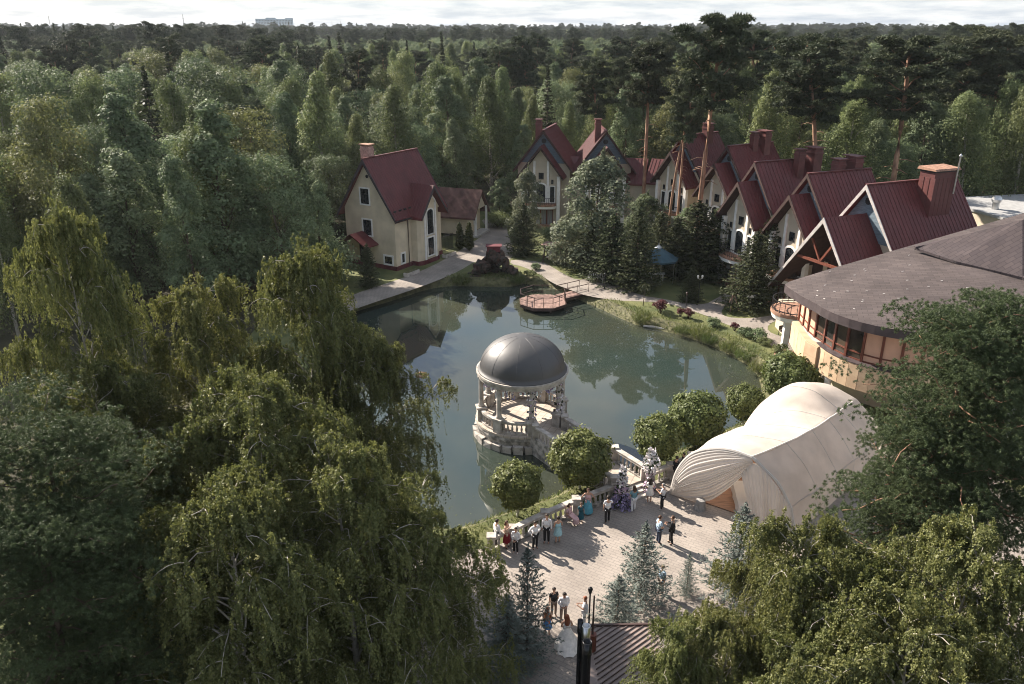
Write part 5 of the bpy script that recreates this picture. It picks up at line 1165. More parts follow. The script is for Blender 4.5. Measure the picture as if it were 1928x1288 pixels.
# beyond: one far wood, instanced by geometry nodes
P_, K_, Sx = [], [], []
y = 262.0
while y < 2600:
    st = 6.4 if y < 500 else (8.5 if y < 1000 else 12); half = y * .70 + 15; x = -half
    while x < half:
        xx, yy = x + rg.uniform(-.45, .45) * st, y + rg.uniform(-.5, .5) * st
        pz = math.sin(xx * .011 + 1.3) * math.cos(yy * .009) + rg.normal() * .55
        kd = rg.choice((0, 1, 2)) if pz < 0 else (rg.choice((6, 7, 8)) if pz < .75 else rg.choice((9, 10)) if pz > 1.35 else rg.choice((3, 4, 5)))
        if pz < .15: kd = rg.choice((0, 1, 2, 3, 4, 5, 5, 3))
        P_.append((xx, yy, 0)); K_.append(int(kd)); b_ = 1.0 + .000 * yy; Sx.append(rg.uniform(.75, 1.14) * (1.25 if st > 10 else 1.0) * (1.0 if kd < 6 else (1.12 if kd >= 9 else .98))); x += st
    y += st
print('far wood', len(P_))
me = bpy.data.meshes.new('far_wood'); me.from_pydata(P_, [], [])
for nm, ty, vals in (('pick', 'INT', K_), ('size', 'FLOAT', Sx), ('turn', 'FLOAT', list(rg.uniform(0, 6.28, len(P_))))):
    me.attributes.new(nm, ty, 'POINT').data.foreach_set('value', vals)
fw = link('far_wood', me); fw['kind'] = 'stuff'; fw['label'] = 'far forest merging into one dark canopy up to the horizon'
ng = bpy.data.node_groups.new('far wood', 'GeometryNodeTree'); ng.interface.new_socket('Geometry', in_out='INPUT', socket_type='NodeSocketGeometry'); ng.interface.new_socket('Geometry', in_out='OUTPUT', socket_type='NodeSocketGeometry')
gi, go = ng.nodes.new('NodeGroupInput'), ng.nodes.new('NodeGroupOutput')
iop = ng.nodes.new('GeometryNodeInstanceOnPoints'); iop.inputs['Pick Instance'].default_value = True
jn = ng.nodes.new('GeometryNodeJoinGeometry'); srcs = []
for kind, i in [('birch', 0), ('birch', 1), ('birch', 2), ('broad', 0), ('broad', 1), ('broad', 2), ('pine', 0), ('pine', 1), ('pine', 2), ('spruce', 0), ('spruce', 1)]:
    srcs.append(next(o for o in bpy.data.objects if o.type == 'MESH' and o.data == PROTO[kind][i][1]))
for s_ in reversed(srcs):
    oi = ng.nodes.new('GeometryNodeObjectInfo'); oi.inputs['Object'].default_value = s_; oi.inputs['As Instance'].default_value = True; ng.links.new(oi.outputs['Geometry'], jn.inputs[0])
def nat(nm, ty):
    a = ng.nodes.new('GeometryNodeInputNamedAttribute'); a.data_type = ty; a.inputs['Name'].default_value = nm; return a.outputs[0]
ng.links.new(gi.outputs[0], iop.inputs['Points']); ng.links.new(jn.outputs[0], iop.inputs['Instance']); ng.links.new(nat('pick', 'INT'), iop.inputs['Instance Index'])
cx2 = ng.nodes.new('ShaderNodeCombineXYZ'); ng.links.new(nat('turn', 'FLOAT'), cx2.inputs[2]); ng.links.new(cx2.outputs[0], iop.inputs['Rotation']); ng.links.new(nat('size', 'FLOAT'), iop.inputs['Scale'])
ng.links.new(iop.outputs[0], go.inputs[0]); fw.modifiers.new('scatter', 'NODES').node_group = ng
# ------------------------------------------------------------ wedding tent
TA, TBv = Vector((.585, .811, 0)), Vector((.811, -.585, 0)); TO = Vector((12.65, 38.9, 0))
t = empty('tent', TO); tag(t, 'large cream fabric tent with a white draped arch on the plaza', 'tent')
def tp_(s, l, z): return TA * s + TBv * l + Vector((0, 0, z))
secs = [(0, [(-3.75, 0), (-3.5, 1.6), (-2.7, 3.05), (-1.3, 3.9), (-.2, 4.1), (.8, 4.02), (2.2, 3.1), (3.25, 1.75), (3.7, 0)]),
        (1.8, [(-3.7, 0), (-3.4, 1.45), (-2.7, 2.85), (-1.2, 3.75), (.2, 4.02), (1.5, 4.05), (2.7, 3.1), (3.75, 1.75), (3.9, 0)]),
        (3.7, [(-3.5, 0), (-3.2, 1.3), (-2.6, 2.65), (-1.0, 3.6), (.7, 4.0), (2.3, 4.2), (3.3, 3.15), (4.2, 1.8), (4.3, 0)]),
        (5.6, [(-2.9, 0), (-2.7, 1.2), (-2.1, 2.4), (-.6, 3.45), (1.0, 3.95), (2.7, 4.12), (3.6, 3.1), (4.5, 1.85), (4.6, 0)]),
        (7.0, [(-2.5, 0), (-2.35, 1.1), (-1.8, 2.2), (-.4, 3.5), (1.2, 4.15), (2.95, 4.1), (3.9, 3.1), (4.8, 1.9), (4.9, 0)]),
        (7.9, [(-2.9, 0), (-2.35, 1.7), (-1.5, 3.2), (-.1, 4.55), (1.45, 4.7), (3.15, 4.1), (4.2, 3.1), (5.0, 1.9), (5.1, 0)]),
        (9.2, [(-2.9, 0), (-2.3, 1.9), (-1.35, 3.6), (.1, 4.9), (1.7, 4.95), (3.3, 4.1), (4.4, 3.1), (5.25, 1.9), (5.3, 0)]),
        (11.2, [(-2.6, 0), (-2.1, 1.6), (-1.1, 3.1), (.4, 4.3), (1.9, 4.5), (3.6, 4.0), (4.7, 3.0), (5.5, 1.9), (5.6, 0)])]
def cr_interp(vals, n):
    """Catmull-Rom resampling of a list of vectors"""
    out = []; m_ = len(vals)
    for i in range(m_ - 1):
        p0, p1, p2, p3 = vals[max(i - 1, 0)], vals[i], vals[i + 1], vals[min(i + 2, m_ - 1)]
        for q in range(n):
            u = q / n; out.append(tuple(.5 * (2 * b_ + (c - a) * u + (2 * a - 5 * b_ + 4 * c - d) * u * u + (3 * b_ - a - 3 * c + d) * u ** 3) for a, b_, c, d in zip(p0, p1, p2, p3)))
    out.append(tuple(vals[-1])); return out
dense = []
for s, pr in secs:
    left = cr_interp([(s, l, z) for l, z in pr[:6]], 5); right_ = cr_interp([(s, l, z) for l, z in pr[5:8]], 5); dense.append(left + right_[1:] + [(s, *pr[8])])
cols = [cr_interp([dense[i][j] for i in range(len(dense))], 5) for j in range(len(dense[0]))]
rs = random.Random(6); rows = []
for i in range(len(cols[0])):
    row = []
    for j in range(len(cols)):
        s, l, z = cols[j][i]; wr = 0
        if s < 3.2 and z > 1.2 and l > .9: wr = .045 * math.sin(s * 9 + l * 3.2) * max(0, 1 - s / 3.2)         # pulled wrinkles behind the arch
        wr += .02 * math.sin(s * 2.1 + l * 1.7) + .012 * math.sin(s * 5.3 - l * 4.1)
        row.append(tp_(s, l, max(0, z + wr)))
    rows.append(row)
bm = NB(); grid_surf(bm, rows); cv = fin(bm, 'canvas', M['tent'], t, smooth=True)
for e in cv.data.edges: pass
crease = 5 * 5
bm = NB(); tube(bm, [r[crease] + Vector((0, 0, .015)) for r in rows[::3]], .045, 5); fin(bm, 'ridge_seam', M['drape'], cv)
bm = NB(); tube(bm, [r[crease + 10] + Vector((0, 0, 0)) for r in rows[::3]], .04, 5); fin(bm, 'eave_seam', M['tent'], cv)
for k_ in (7, 13, 20, 28): bm = NB(); tube(bm, [q_ + Vector((0, 0, .012)) for q_ in rows[k_][4:]], .018, 4); fin(bm, 'cross_seam', M['drape'], cv)
bm = NB(); ar = rows[0]; tube(bm, [p - TA * .06 for p in ar], .09, 6); fin(bm, 'arch_hem', M['drape'], t)
for s, l, h in ((3.7, 2.2, 4.1), (7.2, -2.2, 1.9), (3.8, -3.0, 1.9), (9.2, 3.2, 4.0)):
    bm = NB(); tube(bm, [tp_(s, l, 0), tp_(s, l, h)], .06, 6); fin(bm, 'pole', M['redwood'], t)
# draped swags in the front arch
arch = cr_interp([(l, z) for l, z in secs[0][1][:6]], 8)
low = cr_interp([(-3.6, .02), (-3.0, .1), (-2.2, .2), (-1.3, .6), (-.4, 1.6), (.4, 2.75), (.95, 3.75)], 8)
def along(c, u):
    f_ = u * (len(c) - 1); i = min(int(f_), len(c) - 2); q = f_ - i; return [a * (1 - q) + b_ * q for a, b_ in zip(c[i], c[i + 1])]
rows = []
for i in range(97):
    w = i / 96; row = []
    for j in range(33):
        u = j / 32; a, b_ = along(arch, u), along(low, u); l, z = a[0] * (1 - w) + b_[0] * w, a[1] * (1 - w) + b_[1] * w
        sagd = .3 * math.sin(math.pi * u) * math.sin(math.pi * w); amp = .042 * math.sin(math.pi * u) ** .5 * (0.3 + w) * (1 + .5 * math.sin(w * 37))
        row.append(tp_(-.14 - sagd - amp * math.sin(w * 17 * 6.283 + 2.4 * math.sin(w * 11) + 2.0 * math.sin(u * 3)), l, max(.015, z - .12 * w * math.sin(math.pi * u))))
    rows.append(row)
bm = NB(); grid_surf(bm, rows); fin(bm, 'swag', M['drape'], t, smooth=True)
top_ = cr_interp([(.35, 2.9), (.95, 3.72), (1.6, 3.5), (2.3, 2.95), (2.9, 2.2), (3.3, 1.6), (3.55, .8)], 8); bot = cr_interp([(1.55, .02), (1.9, .02), (2.3, .02), (2.7, .02), (3.1, .02), (3.5, .02), (3.8, .02)], 8)
rows = []
for i in range(25):
    w = i / 24; row = []
    for j in range(145):
        u = j / 144; a, b_ = along(top_, u), along(bot, u); l, z = a[0] * (1 - w) + b_[0] * w, a[1] * (1 - w) + b_[1] * w
        row.append(tp_(-.2 - .35 * w * (1 - u) - (.02 + .035 * w) * (1 + .6 * math.sin(u * 23)) * math.sin(u * 19 * 6.283 + 2.5 * math.sin(u * 9) + w), l, max(.015, z)))
    rows.append(row)
bm = NB(); grid_surf(bm, rows); fin(bm, 'side_drape', M['drape'], t, smooth=True)
bm = NB(); prism(bm, [tp_(.15, -3.2, .022), tp_(.15, 3.3, .022), tp_(10.5, 4.6, .022), tp_(10.5, -2.2, .022)], (0, 0, .06)); fin(bm, 'dance_floor', M['tentfloor'], t)
for i, (s, l, rz_, lab) in enumerate(((1.1, .25, .4, 'long white clothed banquet table just inside the tent arch'), (3.6, .2, .4, 'white clothed banquet table deeper inside the tent'))):
    p = TO + tp_(s, l, .085); q = empty('banquet_table', p, math.atan2(TA.y, TA.x) + .5); tag(q, lab, 'table', 'tables in the tent')
    bm = NB(); box(bm, -1.5, 1.5, -.45, .45, .7, .76); fin(bm, 'tabletop', M['drape'], q)
    bm = NB(); r0 = [(-1.52, -.47), (1.52, -.47), (1.52, .47), (-1.52, .47)]; pp = []
    for a, b_ in zip(r0, r0[1:] + r0[:1]): pp += [(a[0] + (b_[0] - a[0]) * u, a[1] + (b_[1] - a[1]) * u) for u in np.linspace(0, 1, 9)[:-1]]
    grid_surf(bm, [[(x, y, .765) for x, y in pp + pp[:1]], [(x * 1.03 + .03 * math.sin(k_ * 1.9), y * 1.08 + .03 * math.cos(k_ * 2.3), .25) for k_, (x, y) in enumerate(pp + pp[:1])]]); fin(bm, 'cloth', M['drape'], q)
    for x in (-1.3, 1.3):
        for y in (-.35, .35): bm = NB(); box(bm, x - .03, x + .03, y - .03, y + .03, 0, .7); fin(bm, 'leg', M['rail'], q)
p = G(1318, 958); q = empty('covered_stool', p); tag(q, 'small beige covered stool under the hanging drape', 'stool')
bm = NB(); lathe(bm, [(.34 + .03, 0), (.3, .3), (.26, .62), (.1, .66)], 14); fin(bm, 'cover', M['curtain'], q)

# ------------------------------------------------------------ flower stands at the footbridge steps
def flower_stand(px, py, H, Rr, keys, label, seed, cone=True):
    p = G(px, py); q = empty('flower_stand', p); tag(q, label, 'flowers', 'flower stands at the bridge steps'); rs = random.Random(seed)
    bm = NB(); tube(bm, [(0, 0, 0), (0, 0, H * .92)], .04, 6); fin(bm, 'stem', M['iron'], q)
    buckets = {}
    for i in range(560):
        f_ = rs.random() ** (1.35 if cone else 1.0); r = Rr * ((1 - f_ * .8) if cone else (.65 + .35 * math.sin(f_ * 9 + seed))) * math.sqrt(rs.random()) + .03; a = rs.random() * 6.28
        key = keys[min(len(keys) - 1, int((f_ + rs.uniform(-.13, .13)) * len(keys)))] if rs.random() > .2 else 'foliage_dark'
        buckets.setdefault(key if f_ >= 0 else keys[0], []).append((r * math.cos(a), r * math.sin(a), .06 + f_ * H))
    for i in range(26):                                          # pale plumes at the top
        a = rs.random() * 6.28; buckets.setdefault('flower_white', []).append((.25 * math.cos(a) * rs.random(), .25 * math.sin(a) * rs.random(), H * rs.uniform(.95, 1.12)))
    for key, pts in buckets.items(): fin(blossoms(pts, .085, seed), {'flower_white': 'white_blossoms', 'flower_purple': 'purple_blossoms', 'flower_pink': 'lilac_blossoms', 'foliage_dark': 'leaves'}[key], M[key], q, kind='stuff')
flower_stand(1169, 955, 2.5, .62, ['flower_purple', 'flower_purple', 'flower_pink', 'flower_white', 'flower_white'], 'cone of violet to white flowers left of the bridge steps', 3)
flower_stand(1222, 925, 2.7, .5, ['flower_pink', 'flower_pink', 'flower_white', 'flower_white', 'flower_white'], 'white and lilac flower stand right of the bridge steps', 8, False)

# ------------------------------------------------------------ people
def pm(name, col, rough=.8): 
    m = bpy.data.materials.get(name) or mat(name, col, rough, .1, 6, bump=.08, bscale=30); return m
SK = pm('skin', (.5, .3, .21), .55); SHO = pm('shoe leather', (.03, .025, .022), .4); WSH = pm('white shoe', (.7, .7, .7))
EYE = pm('eye', (.02, .02, .02), .3); LIP = pm('lips', (.4, .14, .12), .5)
HAIR = {'dark': pm('dark hair', (.025, .017, .012), .5), 'brown': pm('brown hair', (.07, .035, .02), .5), 'auburn': pm('auburn hair', (.22, .07, .03), .5), 'grey': pm('short grey hair', (.2, .19, .18), .6), 'fair': pm('fair hair', (.3, .2, .1), .5)}
def skin_obj(name, V, E_, Rr, m, parent, sub=1):
    me = bpy.data.meshes.new(name); bm = NB(); ly = bm.verts.layers.skin.verify(); vs = [bm.verts.new(v) for v in V]
    for i, v in enumerate(vs): r_ = Rr[i]; v[ly].radius = r_ if isinstance(r_, tuple) else (r_, r_); v[ly].use_root = (i == 0)
    for a, b_ in E_: bm.edges.new((vs[a], vs[b_]))
    bm.to_mesh(me); bm.free(); me.materials.append(m); o = link(name, me, parent)
    sk = o.modifiers.new('skin', 'SKIN'); sk.use_smooth_shade = True; sk.branch_smoothing = .4
    ss = o.modifiers.new('sub', 'SUBSURF'); ss.levels = ss.render_levels = sub; return o
def face_bits(parent, hz, hy=0.0):
    def ico(nm, c, r, m, sc=(1, 1, 1)):
        bm = NB(); bmesh.ops.create_icosphere(bm, subdivisions=1, radius=r)
        for v in bm.verts: v.co = Vector((v.co.x * sc[0] + c[0], v.co.y * sc[1] + c[1], v.co.z * sc[2] + c[2]))
        fin(bm, nm, m, parent)
    for s in (-1, 1):
        ico('eye', (s * .034, hy + .093, hz + .01), .011, EYE); ico('ear', (s * .088, hy + .0, hz), .026, SK, (.5, .8, 1.2))
    ico('nose', (0, hy + .108, hz - .02), .018, SK, (.7, 1, 1.2)); ico('mouth', (0, hy + .094, hz - .052), .02, LIP, (1.2, .5, .35))
ARMS = {'down': ((.225, -.01, 1.13), (.235, .05, .89)), 'clasp': ((.26, -.01, 1.14), (.07, .2, .98)), 'phone': ((.24, .05, 1.14), (.1, .3, 1.22)), 'hips': ((.36, -.06, 1.16), (.2, .03, 1.0)), 'out': ((.3, .12, 1.2), (.36, .34, 1.1)), 'raise': ((.3, .1, 1.35), (.2, .28, 1.52)), 'rail': ((.3, -.08, 1.2), (.4, -.1, 1.0))}
def person(px, py, face, label, H=1.74, top='shirt', tc='white', sleeve='long', bottom='trousers', bcol='black', hem=.55, hair='dark', long_=0, arms='down', pose='stand', z=.02, shoes=None, cat='person', lean=0.0, step=.0):
    cols = {'white': (.74, .74, .76), 'black': (.02, .02, .022), 'navy': (.03, .04, .07), 'lightblue': (.42, .55, .68), 'blue': (.1, .34, .45), 'denim': (.16, .3, .36), 'pink': (.58, .38, .38), 'red': (.2, .015, .025), 'teal': (.02, .09, .12), 'orange': (.6, .2, .08), 'taupe': (.22, .17, .14), 'skyblue': (.35, .56, .62), 'paleivory': (.78, .74, .7), 'beige': (.6, .45, .36), 'royal': (.12, .3, .6)}
    tm, bmt = pm('cloth ' + tc, cols[tc]), pm('cloth ' + bcol, cols[bcol])
    q = empty('person', G(px, py, z), face, H / 1.75); tag(q, label, 'person', 'wedding guests')
    sit = pose == 'sit'; dz = -.42 if sit else 0
    def U(p): return (p[0], p[1] + lean * max(0, (p[2] - .95)), p[2] + dz)
    pel, spi, che, nec, hb_, hc, ht = U((0, 0, .95)), U((0, .0, 1.12)), U((0, -.005, 1.33)), U((0, 0, 1.5)), U((0, .012, 1.575)), U((0, .02, 1.645)), U((0, .012, 1.715))
    V = [pel, spi, che, nec, hb_, hc, ht]; E_ = [(0, 1), (1, 2), (2, 3), (3, 4), (4, 5), (5, 6)]; Rr = [(.145, .115), (.125, .1), (.15, .115), .055, .066, (.088, .1), (.06, .07)]
    ix = {}
    ar = ARMS[arms]
    for s in (-1, 1):
        a_ = ar if not (arms in ('out', 'raise') and s < 0) else ARMS['down']
        sh, el, wr = U((s * .175, -.005, 1.42)), U((s * a_[0][0], a_[0][1], a_[0][2])), U((s * a_[1][0], a_[1][1], a_[1][2]))
        e_, w_ = Vector(el), Vector(wr); dn = (w_ - e_).normalized(); side = Vector((0, 1, 0)) if abs(dn.y) < .8 else Vector((1, 0, 0)); side = (side - dn * side.dot(dn)).normalized(); nr = dn.cross(side)
        pa = w_ + dn * .07; i0 = len(V)
        V += [sh, el, wr, tuple(pa)]; E_ += [(2, i0), (i0, i0 + 1), (i0 + 1, i0 + 2), (i0 + 2, i0 + 3)]; Rr += [.062, .042, .027, (.034, .022)]
        ix[s] = (i0, sh, el, wr)
        hm = NB()
        for f_ in range(5):
            o_ = (f_ - 1.5) * .02; ln = (.07, .08, .075, .06, .05)[f_]
            b0 = w_ + dn * (.06 if f_ < 4 else .02) + side * (o_ if f_ < 4 else -.035); dd = dn if f_ < 4 else (dn - side * .8).normalized()
            m1 = b0 + dd * ln * .55 + nr * .006; m2 = b0 + dd * ln + nr * .02; tube(hm, [b0, m1, m2], [.0095, .009, .007], 5)
        fin(hm, 'fingers', SK, q, smooth=True)
    kn, an = [], []
    for s in (-1, 1):
        hip = (s * .09, 0, .92 + dz)
        if sit: k_, a_, to = (s * .1, .42, .5), (s * .1, .44, .09), (s * .1, .58, .035)
        else: k_, a_, to = (s * .1, .03 + s * step * .5, .5), (s * .105, -.01 + s * step, .085), (s * .12, .14 + s * step, .035)
        i0 = len(V); V += [hip, k_, a_, to]; E_ += [(0, i0), (i0, i0 + 1), (i0 + 1, i0 + 2), (i0 + 2, i0 + 3)]; Rr += [.088, .058, .04, (.04, .028)]; kn.append((hip, k_, a_, to))
    skin_obj('body', V, E_, Rr, SK, q); face_bits(q, hc[2], hc[1])
    hsh = SHO if (shoes or bcol) != 'white' and shoes != 'white' else WSH
    for hip, k_, a_, to in kn: skin_obj('shoe', [a_[:2] + (a_[2] - .015,), (to[0], to[1] - .06, .05), to], [(0, 1), (1, 2)], [(.048, .05), (.048, .042), (.042, .03)], hsh, q)
    # clothes
    low_ = U((0, 0, .9 if bottom == 'trousers' else 1.0))
    V2 = [U((0, 0, 1.02)), low_, spi, che, U((0, 0, 1.47))]; E2 = [(0, 1), (0, 2), (2, 3), (3, 4)]; R2 = [(.165, .135), (.17, .14), (.15, .125), (.172, .138), .075]
    for s in (-1, 1):
        i0, sh, el, wr = ix[s]; n0 = len(V2)
        if sleeve == 'none': V2 += [tuple(Vector(sh) * .9 + Vector(che) * .1)]; E2 += [(3, n0)]; R2 += [.06]
        elif sleeve == 'short': m_ = tuple(Vector(sh).lerp(Vector(el), .75)); V2 += [sh, m_]; E2 += [(3, n0), (n0, n0 + 1)]; R2 += [.08, .066]
        else: V2 += [sh, el, tuple(Vector(el).lerp(Vector(wr), .92))]; E2 += [(3, n0), (n0, n0 + 1), (n0 + 1, n0 + 2)]; R2 += [.08, .06, .042]
    skin_obj('jacket' if top == 'jacket' else 'shirt', V2, E2, R2, tm, q)
    if bottom == 'trousers':
        V3 = [(0, 0, .95 + dz)]; E3 = []; R3 = [(.158, .13)]
        for hip, k_, a_, to in kn: n0 = len(V3); V3 += [hip, k_, (a_[0], a_[1], a_[2] - .01)]; E3 += [(0, n0), (n0, n0 + 1), (n0 + 1, n0 + 2)]; R3 += [.104, .078, .066]
        skin_obj('trousers', V3, E3, R3, bmt, q)
    else:
        bm = NB(); rws = []; n_ = 28; fl = .11 if hem < .3 else .07
        for w in np.linspace(0, 1, 10):
            zz = 1.12 + (hem - 1.12) * w; rx = .14 + (.19 + fl * (2.0 if bottom == 'gown' else .5) * (hem < .3) + .05 - .14) * min(1, w * 1.3) + (.10 * w * w if bottom == 'gown' else 0); ry = rx * .82; cy_ = 0
            if sit: 
                f_ = min(1, w * 1.6); zz = 1.12 + dz - .2 * f_ - max(0, w - .62) * (1.0 * (1.1 - hem)); cy_ = .5 * f_; ry = .13 + .05 * f_; rx = .2
            elif bottom == 'gown' and w > .5: cy_ = -.55 * (w - .5) ** 1.6; ry *= 1 + .5 * (w - .5)
            rws.append([(rx * math.cos(a) * (1 + .09 * w * math.sin(a * 9)), cy_ + ry * math.sin(a) * (1 + .09 * w * math.sin(a * 9 + 1)) + lean * .0, max(.03, zz)) for a in np.linspace(0, 2 * math.pi, n_ + 1)])
        grid_surf(bm, rws); bmesh.ops.remove_doubles(bm, verts=bm.verts, dist=.0005); fin(bm, 'gown' if bottom == 'gown' else 'skirt', bmt, q, smooth=True)
    bm = NB(); bmesh.ops.create_icosphere(bm, subdivisions=3, radius=1)
    for v in bm.verts: v.co = Vector((v.co.x * .101, v.co.y * .112 + hc[1] - .012, v.co.z * .108 + hc[2] + .018))
    bmesh.ops.delete(bm, geom=[v for v in bm.verts if v.co.y > hc[1] + .035 and v.co.z < hc[2] + .055 or v.co.z < hc[2] - (.06 if not long_ else .09)], context='VERTS')
    h_ = fin(bm, 'hair', HAIR[hair], q, smooth=True)
    if long_:
        bm = NB(); z1 = hc[2] - long_; rws = []
        for w in np.linspace(0, 1, 7): rws.append([(.1 * (1 + .25 * math.sin(w * 3)) * math.cos(a) * (1 + .06 * math.sin(a * 7 + w * 6)), hc[1] - .05 - .05 * w + .055 * math.sin(a) * (1 + .4 * w), hc[2] + .02 + (z1 - hc[2]) * w) for a in np.linspace(0, 6.283, 17)])
        grid_surf(bm, rws); fin(bm, 'hair_length', HAIR[hair], h_, smooth=True)
    return q
pi = math.pi
person(936, 1030, R(-50), 'man in a white shirt at the far left end of the guest row', 1.76, tc='white', arms='down')
person(954, 1031, R(-120), 'woman in a white top and dark red skirt among the left guests', 1.7, tc='beige', sleeve='none', bottom='skirt', bcol='red', hem=.4, hair='brown', long_=.16, arms='raise')
person(971, 1041, R(160), 'boy in a white shirt with black trousers and white shoes', 1.6, tc='white', arms='clasp', shoes='white')
person(1007, 1033, R(-150), 'man with rolled white shirt sleeves standing left of the taller white shirted man', 1.74, tc='white', sleeve='long', bcol='black', arms='hips')
person(1029, 1022, R(170), 'tall man in a white shirt and dark trousers beside the woman in light blue', 1.84, tc='white', bcol='black', arms='down')
person(1050, 1022, R(20), 'woman in a sleeveless light blue dress seen from behind', 1.68, tc='skyblue', sleeve='none', bottom='skirt', bcol='skyblue', hem=.55, hair='dark', arms='clasp')
person(1071, 984, R(-130), 'woman in a pale pink dress seated against the balustrade', 1.68, tc='pink', sleeve='short', bottom='skirt', bcol='pink', hem=.3, hair='dark', long_=.14, pose='sit', arms='clasp')
person(1093, 985, R(-160), 'child in a dark teal outfit beside the woman in pink', 1.35, tc='teal', sleeve='short', bottom='skirt', bcol='teal', hem=.4, hair='brown', arms='down')
person(1106, 968, R(180), 'woman in a pink top and long bright blue skirt leaning on the balustrade', 1.72, tc='pink', sleeve='none', bottom='skirt', bcol='blue', hem=.12, hair='brown', long_=.15, arms='rail')
person(1143, 984, R(5), 'man in a white shirt walking toward the violet flower cone, seen from behind', 1.76, tc='white', sleeve='short', bcol='black', arms='out', step=.1)
person(1192, 963, R(15), 'woman in a denim blue top and white trousers facing the bridge steps', 1.7, tc='denim', sleeve='short', bcol='white', hair='brown', long_=.2, arms='clasp', step=.08)
person(1222, 947, R(10), 'woman in a short white dress with long dark hair before the white flower stand', 1.68, tc='paleivory', sleeve='short', bottom='skirt', bcol='paleivory', hem=.6, hair='dark', long_=.32, arms='clasp', shoes='white')
person(1246, 959, R(60), 'man in a white shirt with a black trouser and white sneakers before the tent swag', 1.74, tc='white', sleeve='short', bcol='black', arms='phone', hair='grey', shoes='white')
person(1239, 1023, R(-70), 'man in a light blue shirt and navy trousers chatting on the plaza', 1.76, tc='lightblue', sleeve='short', bcol='navy', arms='clasp', hair='brown')
person(1263, 1024, R(70), 'man in a black suit facing the man in light blue', 1.78, top='jacket', tc='black', bcol='black', arms='phone', hair='brown', step=.08)
person(1271, 905, R(-60), 'left one of the two people in black by the balustrade next to the tent', 1.72, top='jacket', tc='black', bcol='black', hair='dark', arms='down')
person(1284, 899, R(90), 'right one of the two people in black by the balustrade next to the tent', 1.76, top='jacket', tc='black', bcol='black', hair='dark', arms='clasp')
person(1042, 1160, R(-160), 'young man in a black shirt and taupe trousers behind the bride', 1.66, tc='black', sleeve='short', bcol='taupe', arms='down')
person(1060, 1170, R(-170), 'man in a white shirt and taupe trousers bending toward the bride', 1.78, tc='white', sleeve='long', bcol='taupe', arms='clasp', lean=.22)
person(1066, 1216, R(10), 'bride in a long white gown with long auburn hair', 1.74, tc='paleivory', sleeve='none', bottom='gown', bcol='paleivory', hem=.03, hair='auburn', long_=.4, arms='clasp')
person(1030, 1196, R(-20), 'woman with auburn hair, orange top and blue skirt beside the bride', 1.6, tc='orange', sleeve='none', bottom='skirt', bcol='royal', hem=.5, hair='auburn', long_=.22, arms='down')
person(1100, 1178, R(80), 'person in a white shirt behind the flue pipes', 1.68, tc='white', sleeve='short', bcol='white', hair='auburn', arms='phone')
person(1244, 1118, R(120), 'person in a light blue shirt half hidden by the blue spruces', 1.7, tc='lightblue', sleeve='short', bcol='taupe', hair='fair', arms='down')

# ------------------------------------------------------------ garden furniture and street furniture
p = G(1123, 530); q = empty('garden_bench', p, R(-28)); tag(q, 'white garden bench beside the path', 'bench')
b0 = None
for i in range(3):
    bm = NB(); box(bm, -.95, .95, -.4 + i * .16, -.28 + i * .16, .44, .48); fin(bm, 'seat_slat', M['white'], q)
for i in range(9):
    bm = NB(); box(bm, -.9 + i * .215, -.8 + i * .215, .1, .13, .5, .95); fin(bm, 'back_slat', M['white'], q)
bm = NB(); box(bm, -.95, .95, .09, .14, .93, 1.02); fin(bm, 'back_rail', M['white'], q)
for x in (-.85, .85):
    for y in (-.36, .08):
        bm = NB(); box(bm, x - .04, x + .04, y - .04, y + .04, 0, .45 if y < 0 else .95); fin(bm, 'leg', M['white'], q)
    bm = NB(); box(bm, x - .04, x + .04, -.4, .1, .62, .67); fin(bm, 'armrest', M['white'], q)
p = G(1046, 494); q = empty('garden_swing', p, R(-25)); tag(q, 'timber garden swing with a roof and pale cushions on the lawn', 'swing')
for x in (-1.35, 1.35):
    for y in (-.75, .75): bm = NB(); bar(bm, (x, y, 0), (x * .95, y * .25, 2.15), .14); fin(bm, 'leg', M['rock'], q)
    bm = NB(); bar(bm, (x, -.6, .55), (x, .6, .55), .1); fin(bm, 'brace', M['rock'], q)
for i in range(6):
    bm = NB(); box(bm, -1.6, 1.6, -.85 + i * .29, -.58 + i * .29, 2.16 + .02 * (i % 2), 2.21 + .02 * (i % 2)); fin(bm, 'roof_board', M['deckwood'], q)
bm = NB(); box(bm, -1.1, 1.1, -.4, .3, .5, .58); fin(bm, 'seat', M['deckwood'], q)
bm = NB(); prism(bm, [(-1.1, .28, .6), (1.1, .28, .6), (1.1, .5, 1.2), (-1.1, .5, 1.2)], (0, .07, 0)); fin(bm, 'backrest', M['deckwood'], q)
for x in (-.55, .55):
    bm = NB(); box(bm, x - .5, x + .5, -.38, .26, .585, .7); fin(bm, 'cushion', M['concrete'], q)
    bm = NB(); prism(bm, [(x - .5, .2, .7), (x + .5, .2, .7), (x + .5, .4, 1.2), (x - .5, .4, 1.2)], (0, .08, 0)); fin(bm, 'cushion', M['concrete'], q)
for x in (-1.0, 1.0): bm = NB(); bar(bm, (x, 0, .6), (x, 0, 2.15), .03, up=(1, 0, 0)); fin(bm, 'chain', M['iron'], q)
p = G(1236, 527); q = empty('canopy_tent', p); tag(q, 'blue grey canopy pavilion between the garden conifers', 'canopy')
bm = NB(); lathe(bm, [(2.3, 2.35), (2.35, 2.55), (1.1, 3.2), (.25, 3.75), (.2, 3.78)], 8, capped=False); fin(bm, 'roof', M['bluecanopy'], q)
bm = NB(); lathe(bm, [(.45, 3.72), (.1, 4.0), (.02, 4.3)], 8); fin(bm, 'finial', M['steel'], q)
